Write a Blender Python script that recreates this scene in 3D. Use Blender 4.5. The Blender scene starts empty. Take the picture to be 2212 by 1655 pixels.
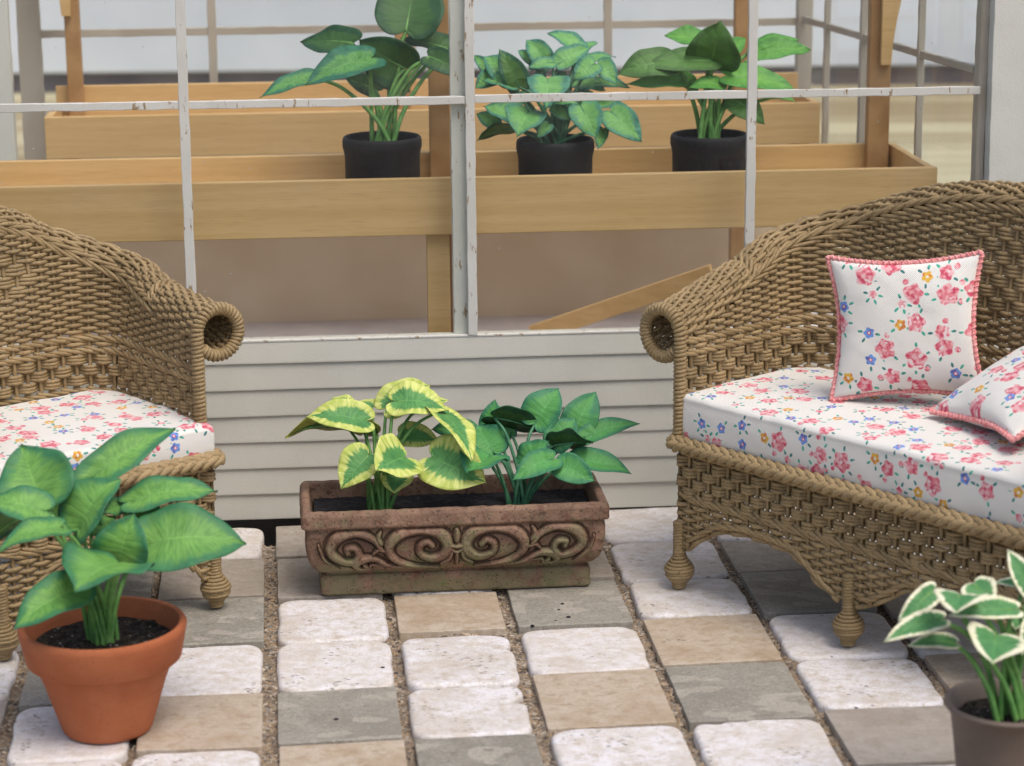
import bpy, math, random
import numpy as np
from math import pi, sin, cos, radians as rad
from mathutils import Vector
random.seed(7); rng = np.random.default_rng(11)

# ------------------------------------------------------------------ camera, world, sun, exposure
scn = bpy.context.scene
PITCH, ROLL, CAMH = rad(13.97), rad(.528), 2.0
FN = 2.3097                                     # focal length / frame width
cam = bpy.data.cameras.new('camera'); camo = bpy.data.objects.new('camera', cam)
scn.collection.objects.link(camo); scn.camera = camo
cam.sensor_width = 36; cam.lens = 36*FN; cam.clip_start = .05; cam.clip_end = 500
FWD = np.array([0, cos(PITCH), -sin(PITCH)]); _rt = np.array([1., 0, 0]); _dn = np.array([0, -sin(PITCH), -cos(PITCH)])
RX = cos(ROLL)*_rt+sin(ROLL)*_dn; DN = -sin(ROLL)*_rt+cos(ROLL)*_dn
from mathutils import Matrix
m = Matrix(((RX[0], -DN[0], -FWD[0], 0), (RX[1], -DN[1], -FWD[1], 0), (RX[2], -DN[2], -FWD[2], CAMH), (0, 0, 0, 1)))
camo.matrix_world = m
cam.dof.use_dof = True; cam.dof.focus_distance = 6.15; cam.dof.aperture_fstop = 2.9

world = bpy.data.worlds.new('World'); scn.world = world; world.use_nodes = True
wn = world.node_tree; bg = wn.nodes['Background']
sky = wn.nodes.new('ShaderNodeTexSky'); sky.sky_type = 'NISHITA'; sky.sun_disc = False
SUN_EL, SUN_AZ = rad(64), rad(140)              # azimuth clockwise from +Y
sky.sun_elevation = SUN_EL; sky.sun_rotation = SUN_AZ
sky.air_density = 1.0; sky.dust_density = 4.0; sky.ozone_density = .6
wn.links.new(sky.outputs[0], bg.inputs[0]); bg.inputs[1].default_value = .15
sd = bpy.data.lights.new('sun', 'SUN'); sd.energy = 1.4; sd.angle = rad(28); sd.color = (1, .965, .91)
so = bpy.data.objects.new('sun', sd); scn.collection.objects.link(so)
d = Vector((sin(SUN_AZ)*cos(SUN_EL), cos(SUN_AZ)*cos(SUN_EL), sin(SUN_EL)))
so.rotation_euler = d.to_track_quat('Z', 'Y').to_euler()
scn.view_settings.view_transform = 'Standard'; scn.view_settings.look = 'None'
scn.view_settings.exposure = .22; scn.view_settings.gamma = 1
scn.cycles.max_bounces = 10; scn.cycles.transparent_max_bounces = 24
scn.cycles.glossy_bounces = 3; scn.cycles.transmission_bounces = 4

# ------------------------------------------------------------------ picture <-> world (2212 x 1655 picture units)
CX, CY, FP = 1106, 827.5, FN*2212
def ray(x, y): return FWD+RX*(x-CX)/FP+DN*(y-CY)/FP
def gz(x, y, h=0):
    r = ray(x, y); return np.array([0, 0, CAMH])+r*(h-CAMH)/r[2]
def at(x, y, z): return np.array([0, 0, CAMH])+ray(x, y)*z
def depth(p): return float((np.array(p)-np.array([0, 0, CAMH]))@FWD)
class Frame:
    def __init__(s, o, deg):
        a = rad(deg); s.o = np.array(o, float); s.a = a; s.X = np.array([cos(a), sin(a), 0]); s.Y = np.array([-sin(a), cos(a), 0])
    def __call__(s, x, y, z=0): return s.o+s.X*x+s.Y*y+np.array([0, 0, z])
G = Frame((-.862, 6.447, 0), 4.5); TF = Frame((-.5576, 5.4063, 0), 5.5)
TF.o = gz(584, 1400)
PF = Frame((-.495, 5.783, 0), 5.4)
SF = Frame((.428, 5.815, 0), -49.1)
CF = Frame((-.757, 5.704, 0), 38); CF.o = CF(-.59, 0)

# ------------------------------------------------------------------ objects
col = scn.collection
def tag(o, label=None, cat=None, group=None, kind=None):
    if label: o['label'] = label
    if cat: o['category'] = cat
    if group: o['group'] = group
    if kind: o['kind'] = kind
    return o
def thing(name, loc, label, cat, rz=0, group=None):
    o = bpy.data.objects.new(name, None); o.empty_display_size = .1; col.objects.link(o)
    o.location = loc; o.rotation_euler = (0, 0, rz); return tag(o, label, cat, group)
class Acc:
    """collects geometry of ONE part; verts Nx3, quads/tris, optional uv per vertex"""
    def __init__(s): s.v = []; s.f = []; s.uv = []; s.at = []; s.n = 0
    def add(s, v, f, uv=None, a=0.):
        v = np.asarray(v, np.float32).reshape(-1, 3); f = np.asarray(f, np.int64)
        if f.shape[1] == 3: f = np.concatenate([f, f[:, 2:3]], 1)
        s.v.append(v); s.f.append(f+s.n); s.n += len(v)
        s.uv.append(np.zeros((len(v), 2), np.float32) if uv is None else np.asarray(uv, np.float32))
        s.at.append(np.full(len(v), a, np.float32) if np.isscalar(a) else np.asarray(a, np.float32)); return s
    def build(s, name, mat, parent=None, smooth=True, world=False):
        v = np.concatenate(s.v); f = np.concatenate(s.f); uv = np.concatenate(s.uv); at_ = np.concatenate(s.at)
        tri = f[:, 2] == f[:, 3]; ln = np.where(tri, 3, 4)
        mask = np.ones(f.shape, bool); mask[tri, 3] = False
        li = f[mask]; st = np.concatenate([[0], np.cumsum(ln)[:-1]])
        me = bpy.data.meshes.new(name); me.vertices.add(len(v)); me.vertices.foreach_set('co', v.ravel())
        me.loops.add(len(li)); me.loops.foreach_set('vertex_index', li.astype(np.int32))
        me.polygons.add(len(f)); me.polygons.foreach_set('loop_start', st.astype(np.int32))
        try: me.polygons.foreach_set('loop_total', ln.astype(np.int32))
        except Exception: pass
        me.polygons.foreach_set('use_smooth', np.full(len(f), smooth))
        u = me.uv_layers.new(name='UVMap'); u.data.foreach_set('uv', uv[li].ravel())
        a = me.attributes.new('val', 'FLOAT', 'POINT'); a.data.foreach_set('value', at_)
        me.update(); me.validate()
        me.materials.append(mat)
        o = bpy.data.objects.new(name, me); col.objects.link(o)
        if parent is not None:
            o.parent = parent
            if world:
                mi = Matrix.LocRotScale(parent.location, parent.rotation_euler, None)
                if parent.parent is not None and parent.type == 'EMPTY': pass
                o.matrix_parent_inverse = mi.inverted()
        return o
def smooth_angle(o, deg=35):
    try:
        me = o.data
        import bmesh
        bm = bmesh.new(); bm.from_mesh(me)
        for e in bm.edges:
            if len(e.link_faces) == 2: e.smooth = e.calc_face_angle(0) < rad(deg)
        bm.to_mesh(me); bm.free()
    except Exception as ex: print('smooth', ex)
    return o
def bevel(o, w=.002, seg=2):
    md = o.modifiers.new('bevel', 'BEVEL'); md.width = w; md.segments = seg; md.limit_method = 'ANGLE'; md.angle_limit = rad(40); return o
BOXF = [(0, 1, 3, 2), (4, 6, 7, 5), (0, 4, 5, 1), (2, 3, 7, 6), (0, 2, 6, 4), (1, 5, 7, 3)]
def box(a, x0, x1, y0, y1, z0, z1, fn=None):
    v = np.array([(x, y, z) for z in (z0, z1) for y in (y0, y1) for x in (x0, x1)], float)
    # order: idx = 4*z+2*y+x
    if fn is not None: v = np.array([fn(*p) for p in v])
    a.add(v, [(0, 2, 3, 1), (4, 5, 7, 6), (0, 1, 5, 4), (2, 6, 7, 3), (0, 4, 6, 2), (1, 3, 7, 5)]); return a
def grid_faces(nu, nv, closev=False):
    i = np.arange(nu-1)[:, None]; j = np.arange(nv if closev else nv-1)[None, :]
    j2 = (j+1) % nv
    return np.stack([i*nv+j+0*i, (i+1)*nv+j, (i+1)*nv+j2, i*nv+j2+0*i], -1).reshape(-1, 4)
def tube(a, P, r, hint=None, sides=6, cap=True, val=0., squash=None):
    P = np.asarray(P, float); n = len(P)
    if n < 2: return
    r = np.broadcast_to(np.asarray(r, float), (n,)).copy()
    T = np.gradient(P, axis=0); T /= np.linalg.norm(T, axis=1)[:, None]+1e-12
    if hint is None:
        h = np.array([0, 0, 1.]) if abs(T[:, 2]).mean() < .7 else np.array([1., 0, 0]); hint = np.broadcast_to(h, P.shape)
    N = hint-T*np.sum(hint*T, 1)[:, None]; N /= np.linalg.norm(N, axis=1)[:, None]+1e-9
    B = np.cross(T, N)
    if cap:
        P = np.concatenate([P[:1]-T[:1]*r[0]*.45, P, P[-1:]+T[-1:]*r[-1]*.45]); N = np.concatenate([N[:1], N, N[-1:]]); B = np.concatenate([B[:1], B, B[-1:]])
        r = np.concatenate([[r[0]*.35], r, [r[-1]*.35]]); n += 2
    ph = np.arange(sides)*2*pi/sides
    sq = 1 if squash is None else squash
    V = P[:, None]+r[:, None, None]*(np.cos(ph)[None, :, None]*N[:, None]*sq+np.sin(ph)[None, :, None]*B[:, None])
    f = grid_faces(n, sides, True)
    uv = np.stack([np.repeat(np.arange(n), sides)*.3, np.tile(ph, n)], -1)
    fs = [f]
    if cap:
        V = np.concatenate([V.reshape(-1, 3), P[:1], P[-1:]]); uv = np.concatenate([uv, uv[:1], uv[-1:]])
        i0, i1 = n*sides, n*sides+1; k = np.arange(sides); k2 = (k+1) % sides
        fs.append(np.stack([0*k+i0, k, k2, k2], -1)); b = (n-1)*sides
        fs.append(np.stack([0*k+i1, b+k2, b+k, b+k], -1))
    a.add(V.reshape(-1, 3), np.concatenate(fs), uv, val)
def revolve(a, prof, seg=64, c=(0, 0, 0), wob=0, ribs=None):
    prof = np.array(prof, float); th = np.arange(seg)*2*pi/seg
    w = 1+wob*np.sin(2*th+1)+wob*.6*np.sin(3*th)
    V = np.stack([prof[:, 0:1]*np.cos(th)*w, prof[:, 0:1]*np.sin(th)*w, prof[:, 1:2]+0*th], -1)+np.array(c)
    uv = np.stack([np.tile(th, len(prof)), np.repeat(prof[:, 1], seg)], -1)
    f = grid_faces(len(prof), seg, True)[:, ::-1]
    a.add(V.reshape(-1, 3), f, uv); return a
def crom(P, n):
    P = np.array(P, float); Q = np.concatenate([[2*P[0]-P[1]], P, [2*P[-1]-P[-2]]]); m_ = len(P)-1
    t = np.linspace(0, m_, n); i = np.minimum(t.astype(int), m_-1); u = (t-i)[:, None]
    a, b, c, d_ = Q[i], Q[i+1], Q[i+2], Q[i+3]
    return .5*((2*b)+(c-a)*u+(2*a-5*b+4*c-d_)*u*u+(3*b-3*c+d_-a)*u**3)
def vnoise(x, y, seed=0):
    """cheap smooth value noise"""
    xi = np.floor(x).astype(np.int64); yi = np.floor(y).astype(np.int64); fx = x-xi; fy = y-yi
    def h(a, b):
        k = (a*374761393+b*668265263+seed*974634777) & 0xffffffff; k = ((k ^ (k >> 13))*1274126177) & 0xffffffff
        return ((k ^ (k >> 16)) & 0xffff)/65535.
    fx = fx*fx*(3-2*fx); fy = fy*fy*(3-2*fy)
    return (h(xi, yi)*(1-fx)+h(xi+1, yi)*fx)*(1-fy)+(h(xi, yi+1)*(1-fx)+h(xi+1, yi+1)*fx)*fy

# ------------------------------------------------------------------ materials
class NT:
    def __init__(s, name, rough=.6, spec=.4):
        s.m = bpy.data.materials.new(name); s.m.use_nodes = True; s.t = s.m.node_tree; s.b = s.t.nodes['Principled BSDF']
        s.b.inputs['Roughness'].default_value = rough; s.b.inputs['Specular IOR Level'].default_value = spec
    def n(s, typ, **k):
        x = s.t.nodes.new('ShaderNode'+typ)
        for a, b in k.items(): setattr(x, a, b)
        return x
    def L(s, a, b): s.t.links.new(a, b)
    def put(s, inp, v):
        if isinstance(v, bpy.types.NodeSocket): s.L(v, inp)
        elif isinstance(v, (tuple, list)) and len(v) == 3 and inp.type == 'RGBA': inp.default_value = (*v, 1)
        else: inp.default_value = v
    def m_(s, op, a, b=0., c=None, clamp=False):
        x = s.n('Math', operation=op, use_clamp=clamp); s.put(x.inputs[0], a); s.put(x.inputs[1], b)
        if c is not None: s.put(x.inputs[2], c)
        return x.outputs[0]
    def add(s, a, b): return s.m_('ADD', a, b)
    def sub(s, a, b): return s.m_('SUBTRACT', a, b)
    def mul(s, a, b): return s.m_('MULTIPLY', a, b)
    def div(s, a, b): return s.m_('DIVIDE', a, b)
    def mix(s, f, a, b, mode='MIX'):
        x = s.n('Mix', data_type='RGBA', blend_type=mode); s.put(x.inputs[0], f); s.put(x.inputs[6], a); s.put(x.inputs[7], b); return x.outputs[2]
    def ss(s, v, lo, hi):
        x = s.n('MapRange', interpolation_type='SMOOTHSTEP'); s.put(x.inputs[0], v); s.put(x.inputs[1], lo); s.put(x.inputs[2], hi); return x.outputs[0]
    def co(s, kind='Object'): return s.n('TexCoord').outputs[kind]
    def mp(s, v, scale=(1, 1, 1), loc=(0, 0, 0)):
        x = s.n('Mapping'); s.L(v, x.inputs[0]); x.inputs['Scale'].default_value = scale; x.inputs['Location'].default_value = loc; return x.outputs[0]
    def noise(s, v, scale, detail=3, rough=.5, out=0, dist=0):
        x = s.n('TexNoise'); s.L(v, x.inputs['Vector']); x.inputs['Scale'].default_value = scale; x.inputs['Detail'].default_value = detail
        x.inputs['Roughness'].default_value = rough; x.inputs['Distortion'].default_value = dist; return x.outputs[out]
    def vor(s, v, scale, feature='F1', out='Distance', rnd=1, dims='3D'):
        x = s.n('TexVoronoi', feature=feature, voronoi_dimensions=dims); s.L(v, x.inputs['Vector']); x.inputs['Scale'].default_value = scale
        x.inputs['Randomness'].default_value = rnd; return x.outputs[out]
    def attr(s, name='val', out='Fac'):
        x = s.n('Attribute'); x.attribute_name = name; return x.outputs[out]
    def bump(s, h, dist=.002, strength=1, prev=None):
        x = s.n('Bump'); x.inputs['Strength'].default_value = strength; x.inputs['Distance'].default_value = dist; s.L(h, x.inputs['Height'])
        if prev is not None: s.L(prev, x.inputs['Normal'])
        return x.outputs[0]
    def fin(s, color, bump=None, rough=None):
        s.put(s.b.inputs['Base Color'], color)
        if bump is not None: s.L(bump, s.b.inputs['Normal'])
        if rough is not None: s.put(s.b.inputs['Roughness'], rough)
        return s.m

def mat_wicker(name, c1, c2):
    t = NT(name, .55, .35); o = t.co(); n1 = t.noise(o, 9, 4); n2 = t.noise(o, 160, 2)
    c = t.mix(t.ss(n1, .3, .7), c1, c2)
    c = t.mix(t.mul(t.attr('val'), 1.0), c, tuple(x*1.28 for x in c2))
    c = t.mix(t.ss(n2, .5, .8), c, tuple(x*.72 for x in c1))
    # twist of the paper cord
    uv = t.co('UV'); sx = t.n('SeparateXYZ'); t.L(uv, sx.inputs[0])
    tw = t.m_('SINE', t.add(t.mul(sx.outputs[0], 9.), t.mul(sx.outputs[1], 2.)))
    b = t.bump(t.add(t.mul(tw, .35), n2), .0016, .55)
    return t.fin(c, b)
M_WICK = mat_wicker('wicker', (.225, .155, .072), (.345, .245, .122))
M_STAKE = mat_wicker('wicker_stake', (.20, .145, .09), (.28, .21, .135))

def mat_cloth():
    t = NT('floral_cloth', .85, .15); uv = t.co('UV')
    wob = t.n('VectorMath', operation='MULTIPLY_ADD'); nc = t.noise(uv, 90, 2, out=1)
    t.L(nc, wob.inputs[0]); wob.inputs[1].default_value = (.004, .004, 0); t.L(uv, wob.inputs[2])
    base = wob.outputs[0]; cell = .069; S = 1/cell
    vor = t.n('TexVoronoi', feature='F1', voronoi_dimensions='2D'); t.L(base, vor.inputs['Vector'])
    vor.inputs['Scale'].default_value = S; vor.inputs['Randomness'].default_value = .72
    sc = t.n('VectorMath', operation='SCALE'); t.L(base, sc.inputs[0]); sc.inputs[3].default_value = 1.
    loc = t.n('VectorMath', operation='SUBTRACT'); t.L(sc.outputs[0], loc.inputs[0]); t.L(vor.outputs['Position'], loc.inputs[1])
    lo = t.n('VectorMath', operation='SCALE'); t.L(loc.outputs[0], lo.inputs[0]); lo.inputs[3].default_value = S
    xy = t.n('SeparateXYZ'); t.L(lo.outputs[0], xy.inputs[0]); x, y = xy.outputs[0], xy.outputs[1]
    cc = t.n('SeparateColor'); t.L(vor.outputs['Color'], cc.inputs[0]); r1, r2, r3 = cc.outputs
    ang = t.add(t.m_('ARCTAN2', y, x), t.mul(r2, 6.283)); r = t.m_('SQRT', t.add(t.mul(x, x), t.mul(y, y)))
    isrose = t.m_('LESS_THAN', r1, .46); isblue = t.mul(t.m_('GREATER_THAN', r1, .46), t.m_('LESS_THAN', r1, .70))
    isyel = t.mul(t.m_('GREATER_THAN', r1, .70), t.m_('LESS_THAN', r1, .83)); ispk = t.m_('GREATER_THAN', r1, .83)
    R0 = t.add(t.add(t.mul(isrose, t.add(.27, t.mul(r3, .11))), t.mul(isblue, .20)), t.add(t.mul(isyel, .20), t.mul(ispk, .15)))
    pet = t.m_('COSINE', t.mul(ang, 5.)); Re = t.mul(R0, t.add(1., t.mul(pet, .12)))
    fl = t.ss(t.sub(Re, r), 0., .03); q = t.div(r, R0)
    n40 = t.noise(base, 75, 1.5); n2 = t.noise(t.mp(base, loc=(3, 5, 0)), 60, 1)
    pink = t.mix(t.ss(n40, .42, .5), (.93, .52, .53), (.86, .24, .28)); pink = t.mix(t.ss(n40, .55, .61), pink, (.70, .07, .14))
    pink = t.mix(t.ss(n2, .60, .66), pink, (.95, .76, .74))
    blue = t.mix(t.ss(n40, .5, .58), (.16, .36, .82), (.10, .16, .50)); blue = t.mix(t.m_('LESS_THAN', q, .38), blue, (.60, .10, .22))
    blue = t.mix(t.m_('LESS_THAN', q, .2), blue, (.9, .86, .85))
    yel = t.mix(t.ss(n40, .5, .58), (.86, .50, .05), (.72, .22, .06)); yel = t.mix(t.m_('LESS_THAN', q, .28), yel, (.92, .85, .7))
    fc = t.mix(isblue, pink, blue); fc = t.mix(isyel, fc, yel)
    # leaves round the flower
    k = 6.; sl = t.mul(ang, k/6.2832); fr_ = t.sub(t.m_('FRACT', sl), .5); idx = t.m_('FLOOR', sl)
    wnz = t.n('TexWhiteNoise', noise_dimensions='2D'); cv = t.n('CombineXYZ'); t.L(idx, cv.inputs[0]); t.L(r3, cv.inputs[1]); t.L(cv.outputs[0], wnz.inputs['Vector'])
    on = t.m_('GREATER_THAN', wnz.outputs[0], .40)
    rl = t.add(R0, .13); td = t.mul(t.mul(fr_, 6.2832/k), r); rd = t.sub(r, rl)
    e = t.add(t.m_('POWER', t.div(td, .05), 2.), t.m_('POWER', t.div(rd, .10), 2.))
    lf = t.mul(t.ss(t.sub(1., e), 0, .25), on)
    lc = t.mix(t.ss(n2, .47, .55), (.05, .48, .33), (.04, .20, .20)); 
    # bud beside a rose
    ba = t.mul(r3, 25.); bx = t.sub(x, t.mul(t.m_('COSINE', ba), t.add(R0, .14))); by = t.sub(y, t.mul(t.m_('SINE', ba), t.add(R0, .14)))
    bd = t.m_('SQRT', t.add(t.mul(bx, bx), t.mul(by, by))); bud = t.mul(t.ss(t.sub(.12, bd), 0, .03), isrose)
    c = t.mix(lf, (.89, .86, .79), lc); c = t.mix(bud, c, pink); c = t.mix(fl, c, fc)
    sx = t.n('SeparateXYZ'); t.L(uv, sx.inputs[0])
    wv = t.mul(t.m_('SINE', t.mul(sx.outputs[0], 2*pi/.0046)), t.m_('SINE', t.mul(sx.outputs[1], 2*pi/.0046)))
    c = t.mix(t.mul(t.add(wv, 1.), .05), c, (.45, .42, .38))
    b = t.bump(t.add(wv, t.mul(t.noise(uv, 30, 3), 2.5)), .0011, .8)
    t.b.inputs['Sheen Weight'].default_value = .15
    return t.fin(c, b)
M_CLOTH = mat_cloth()
def mat_simple(name, c1, c2, scale=20, bump=.001, rough=.6, spec=.4, bs=120, det=4):
    t = NT(name, rough, spec); o = t.co(); n = t.noise(o, scale, det); nb = t.noise(o, bs, 3)
    return t.fin(t.mix(t.ss(n, .3, .7), c1, c2), t.bump(nb, bump, .6))
M_TRIM = mat_simple('crochet_trim', (.66, .20, .20), (.90, .46, .43), 160, .001, .7, .2)

def mat_leaf(name, in1, in2, edge1, edge2, thr, jag=.5, soft=.07, tipf=.25, rough=.58, lowf=1.3):
    t = NT(name, rough, .35); uv = t.co('UV'); s = t.n('SeparateXYZ'); t.L(uv, s.inputs[0]); u, v = s.outputs[0], s.outputs[1]
    av = t.m_('ABSOLUTE', v); oi = t.n('ObjectInfo').outputs['Random']
    cv = t.n('CombineXYZ'); t.L(t.mul(u, 26.), cv.inputs[0]); t.L(t.mul(v, 1.6), cv.inputs[1]); t.L(t.mul(oi, 40.), cv.inputs[2])
    n1 = t.noise(cv.outputs[0], 1., 2.5)
    cw = t.n('CombineXYZ'); t.L(t.mul(u, 60.), cw.inputs[0]); t.L(t.mul(v, 3.), cw.inputs[1]); t.L(t.mul(oi, 17.), cw.inputs[2])
    n2 = t.noise(cw.outputs[0], 1., 2.)
    cl = t.n('CombineXYZ'); t.L(t.mul(u, 3.2), cl.inputs[0]); t.L(t.mul(v, 1.3), cl.inputs[1]); t.L(t.mul(oi, 71.), cl.inputs[2])
    n0 = t.noise(cl.outputs[0], 1., 2.)
    e = t.add(t.add(av, t.mul(t.sub(n1, .5), jag)), t.add(t.mul(t.m_('POWER', u, 3.), tipf), t.mul(t.sub(n0, .5), jag*lowf)))
    k = t.ss(e, thr-soft, thr+soft)
    ci = t.mix(t.ss(t.add(t.mul(n2, .55), t.mul(n0, .45)), .32, .66), in1, in2); ce = t.mix(t.ss(n1, .35, .65), edge1, edge2)
    c = t.mix(k, ci, ce); c = t.mix(t.mul(t.ss(n2, .55, .8), .15), c, tuple(x*.55 for x in in1))
    mid = t.ss(t.sub(.045, av), 0, .03); c = t.mix(t.mul(mid, .4), c, tuple(min(1, x*1.35) for x in in2))
    c = t.mix(t.mul(oi, .28), c, t.mix(.5, c, tuple(x*.5 for x in in1)))
    vein = t.m_('ABSOLUTE', t.m_('SINE', t.mul(t.add(u, t.mul(av, .0)), 2*pi*5.5)))
    h = t.add(t.m_('POWER', vein, .6), t.mul(t.noise(cw.outputs[0], 2., 2), .5))
    t.b.inputs['Subsurface Weight'].default_value = 0
    return t.fin(c, t.bump(h, .0022, .35))
M_LA = mat_leaf('leaf_lime_centre', (.085, .23, .045), (.18, .38, .08), (.03, .14, .065), (.045, .19, .075), .74, .6, .24, .2)
M_LB = mat_leaf('leaf_yellow_edge', (.045, .18, .05), (.12, .32, .085), (.42, .50, .09), (.62, .65, .20), .62, .50, .10, .25, lowf=.9)
M_LC = mat_leaf('leaf_deep_green', (.07, .25, .055), (.10, .34, .09), (.025, .15, .085), (.045, .20, .09), .72, .8, .28, .2)
M_LD = mat_leaf('leaf_blue_green', (.055, .20, .05), (.15, .36, .10), (.02, .12, .08), (.035, .17, .10), .66, .7, .2, .2)
M_LE = mat_leaf('leaf_blue_edge', (.11, .31, .08), (.20, .44, .13), (.03, .16, .12), (.08, .26, .17), .72, .7, .2, .2)
M_LF = mat_leaf('leaf_grass_green', (.08, .27, .035), (.15, .38, .06), (.06, .22, .04), (.11, .32, .06), .6, .6, .2, .2)
M_LH = mat_leaf('leaf_cream_edge', (.05, .19, .06), (.12, .30, .10), (.74, .71, .46), (.82, .79, .60), .74, .4, .05, .15, lowf=.4)
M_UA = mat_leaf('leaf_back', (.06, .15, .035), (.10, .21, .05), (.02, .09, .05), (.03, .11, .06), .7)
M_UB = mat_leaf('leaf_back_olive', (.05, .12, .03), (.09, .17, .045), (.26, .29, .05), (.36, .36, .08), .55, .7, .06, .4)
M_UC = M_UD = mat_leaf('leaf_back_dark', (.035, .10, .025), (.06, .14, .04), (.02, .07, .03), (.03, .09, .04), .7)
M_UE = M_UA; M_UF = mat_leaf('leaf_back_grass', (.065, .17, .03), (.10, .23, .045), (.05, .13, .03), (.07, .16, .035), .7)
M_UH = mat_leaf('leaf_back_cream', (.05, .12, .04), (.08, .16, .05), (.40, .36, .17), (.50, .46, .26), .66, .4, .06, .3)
M_STEM = mat_simple('petiole_green', (.08, .22, .05), (.17, .36, .09), 30, .001, .5)
M_STEMD = mat_simple('petiole_blue_green', (.035, .14, .07), (.08, .24, .12), 30, .001, .5)
def mat_soil():
    t = NT('soil', .95, .2); o = t.co(); n = t.noise(o, 60, 5, .7); v = t.vor(o, 90)
    c = t.mix(t.ss(n, .4, .7), (.022, .017, .013), (.085, .068, .052)); c = t.mix(t.ss(t.noise(t.mp(o, loc=(2, 1, 5)), 110, 1), .68, .72), c, (.42, .38, .30))
    return t.fin(c, t.bump(t.add(n, v), .012, 1))
M_SOIL = mat_soil()
M_CRUMB = mat_simple('crumb', (.008, .008, .012), (.02, .018, .022), 60, .003, .8, .2)
M_BARK = mat_simple('black_soil', (.010, .010, .012), (.028, .026, .028), 70, .006, .9, .2, 90)
def mat_pot(name, c1, c2, c3, rough=.75, sp=.25):
    t = NT(name, rough, sp); o = t.co(); n = t.noise(o, 7, 4); n2 = t.noise(o, 220, 2)
    c = t.mix(t.ss(n, .3, .7), c1, c2); c = t.mix(t.ss(n2, .60, .75), c, c3)
    c = t.mix(t.mul(t.ss(t.noise(t.mp(o, (1, 1, 6)), 9, 4), .55, .8), .35), c, c3)
    return t.fin(c, t.bump(t.add(n2, t.mul(n, .5)), .0012, .6))
M_TERRA = mat_pot('terracotta', (.37, .108, .042), (.44, .145, .062), (.30, .078, .03))
M_BLACK = mat_pot('black_clay', (.010, .010, .012), (.022, .021, .024), (.04, .04, .045), .7, .3)
M_TAUPE = mat_pot('taupe_clay', (.170, .130, .104), (.205, .158, .128), (.13, .10, .08), .6)

def mat_wood(name, c1, c2, scale=1.):
    t = NT(name, .6, .3); o = t.co(); g = t.noise(t.mp(o, (1.6*scale, 30, 45)), 1, 4, .6); g2 = t.noise(t.mp(o, (14*scale, 260, 420)), 1, 2)
    c = t.mix(t.ss(g, .3, .7), c1, c2); c = t.mix(t.mul(t.ss(g2, .5, .75), .45), c, tuple(x*.72 for x in c1))
    return t.fin(c, t.bump(g2, .001, .35))
M_BENCH = mat_wood('bench_wood', (.57, .365, .155), (.64, .425, .20))
M_BENCHV = mat_simple('bench_post_wood', (.33, .18, .072), (.42, .25, .11), 12, .001, .6)
def mat_paint(name, c1, c2, chip=.63, cs=22):
    t = NT(name, .65, .3); o = t.co(); n = t.noise(o, 5, 4); n2 = t.noise(o, 260, 2); n3 = t.noise(t.mp(o, (1, 1, .35)), cs, 5, .7)
    c = t.mix(t.ss(n, .3, .7), c1, c2); c = t.mix(t.mul(t.ss(n2, .55, .8), .18), c, (.3, .28, .24))
    c = t.mix(t.ss(n3, chip, chip+.035), c, (.30, .21, .12))
    return t.fin(c, t.bump(t.add(n2, t.mul(n3, 1.)), .0013, .5))
M_SIDING = mat_paint('siding_paint', (.53, .515, .445), (.575, .56, .49), .77)
M_PAINT = mat_paint('frame_paint', (.56, .545, .49), (.64, .625, .57), .605, 50)
M_POSTP = mat_paint('post_paint', (.57, .565, .50), (.63, .62, .56), .80)
M_SHADEPAINT = mat_paint('shaded_frame_paint', (.40, .35, .28), (.47, .42, .35), .80)  # frame paint with the shade inside the greenhouse put into its colour
M_DIM = mat_simple('inner_wall', (.72, .56, .385), (.78, .63, .45), 4, .001, .7)
M_FLOORIN = mat_simple('greenhouse_floor', (.50, .44, .43), (.62, .56, .54), 8, .001, .5)
def mat_glass():
    t = NT('glass'); nt = t.t; nt.nodes.remove(t.b); out = nt.nodes['Material Output']
    tr = t.n('BsdfTransparent'); tr.inputs[0].default_value = (.97, .98, .97, 1); gl = t.n('BsdfGlossy'); gl.inputs['Roughness'].default_value = .03; gl.inputs[0].default_value = (.9, .95, 1, 1)
    df = t.n('BsdfDiffuse'); df.inputs[0].default_value = (.7, .68, .66, 1)
    fr = t.n('Fresnel'); fr.inputs[0].default_value = 1.42
    o = t.co(); sp = t.ss(t.vor(o, 12), .034, .02); sm = t.mul(t.ss(t.noise(o, 2.2, 5), .5, .8), .03)  # sp: dust specks; sm: smears, with hazy reflections put into their pale colour
    bf = t.n('NewGeometry').outputs['Backfacing']; fo = t.mul(t.mul(fr.outputs[0], .8), t.sub(1., bf))
    a = t.n('MixShader'); t.L(fo, a.inputs[0]); t.L(tr.outputs[0], a.inputs[1]); t.L(gl.outputs[0], a.inputs[2])
    b = t.n('MixShader'); t.L(t.add(t.mul(sp, .5), sm), b.inputs[0]); t.L(a.outputs[0], b.inputs[1]); t.L(df.outputs[0], b.inputs[2])
    t.L(b.outputs[0], out.inputs[0]); return t.m
M_GLASS = mat_glass()

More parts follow.
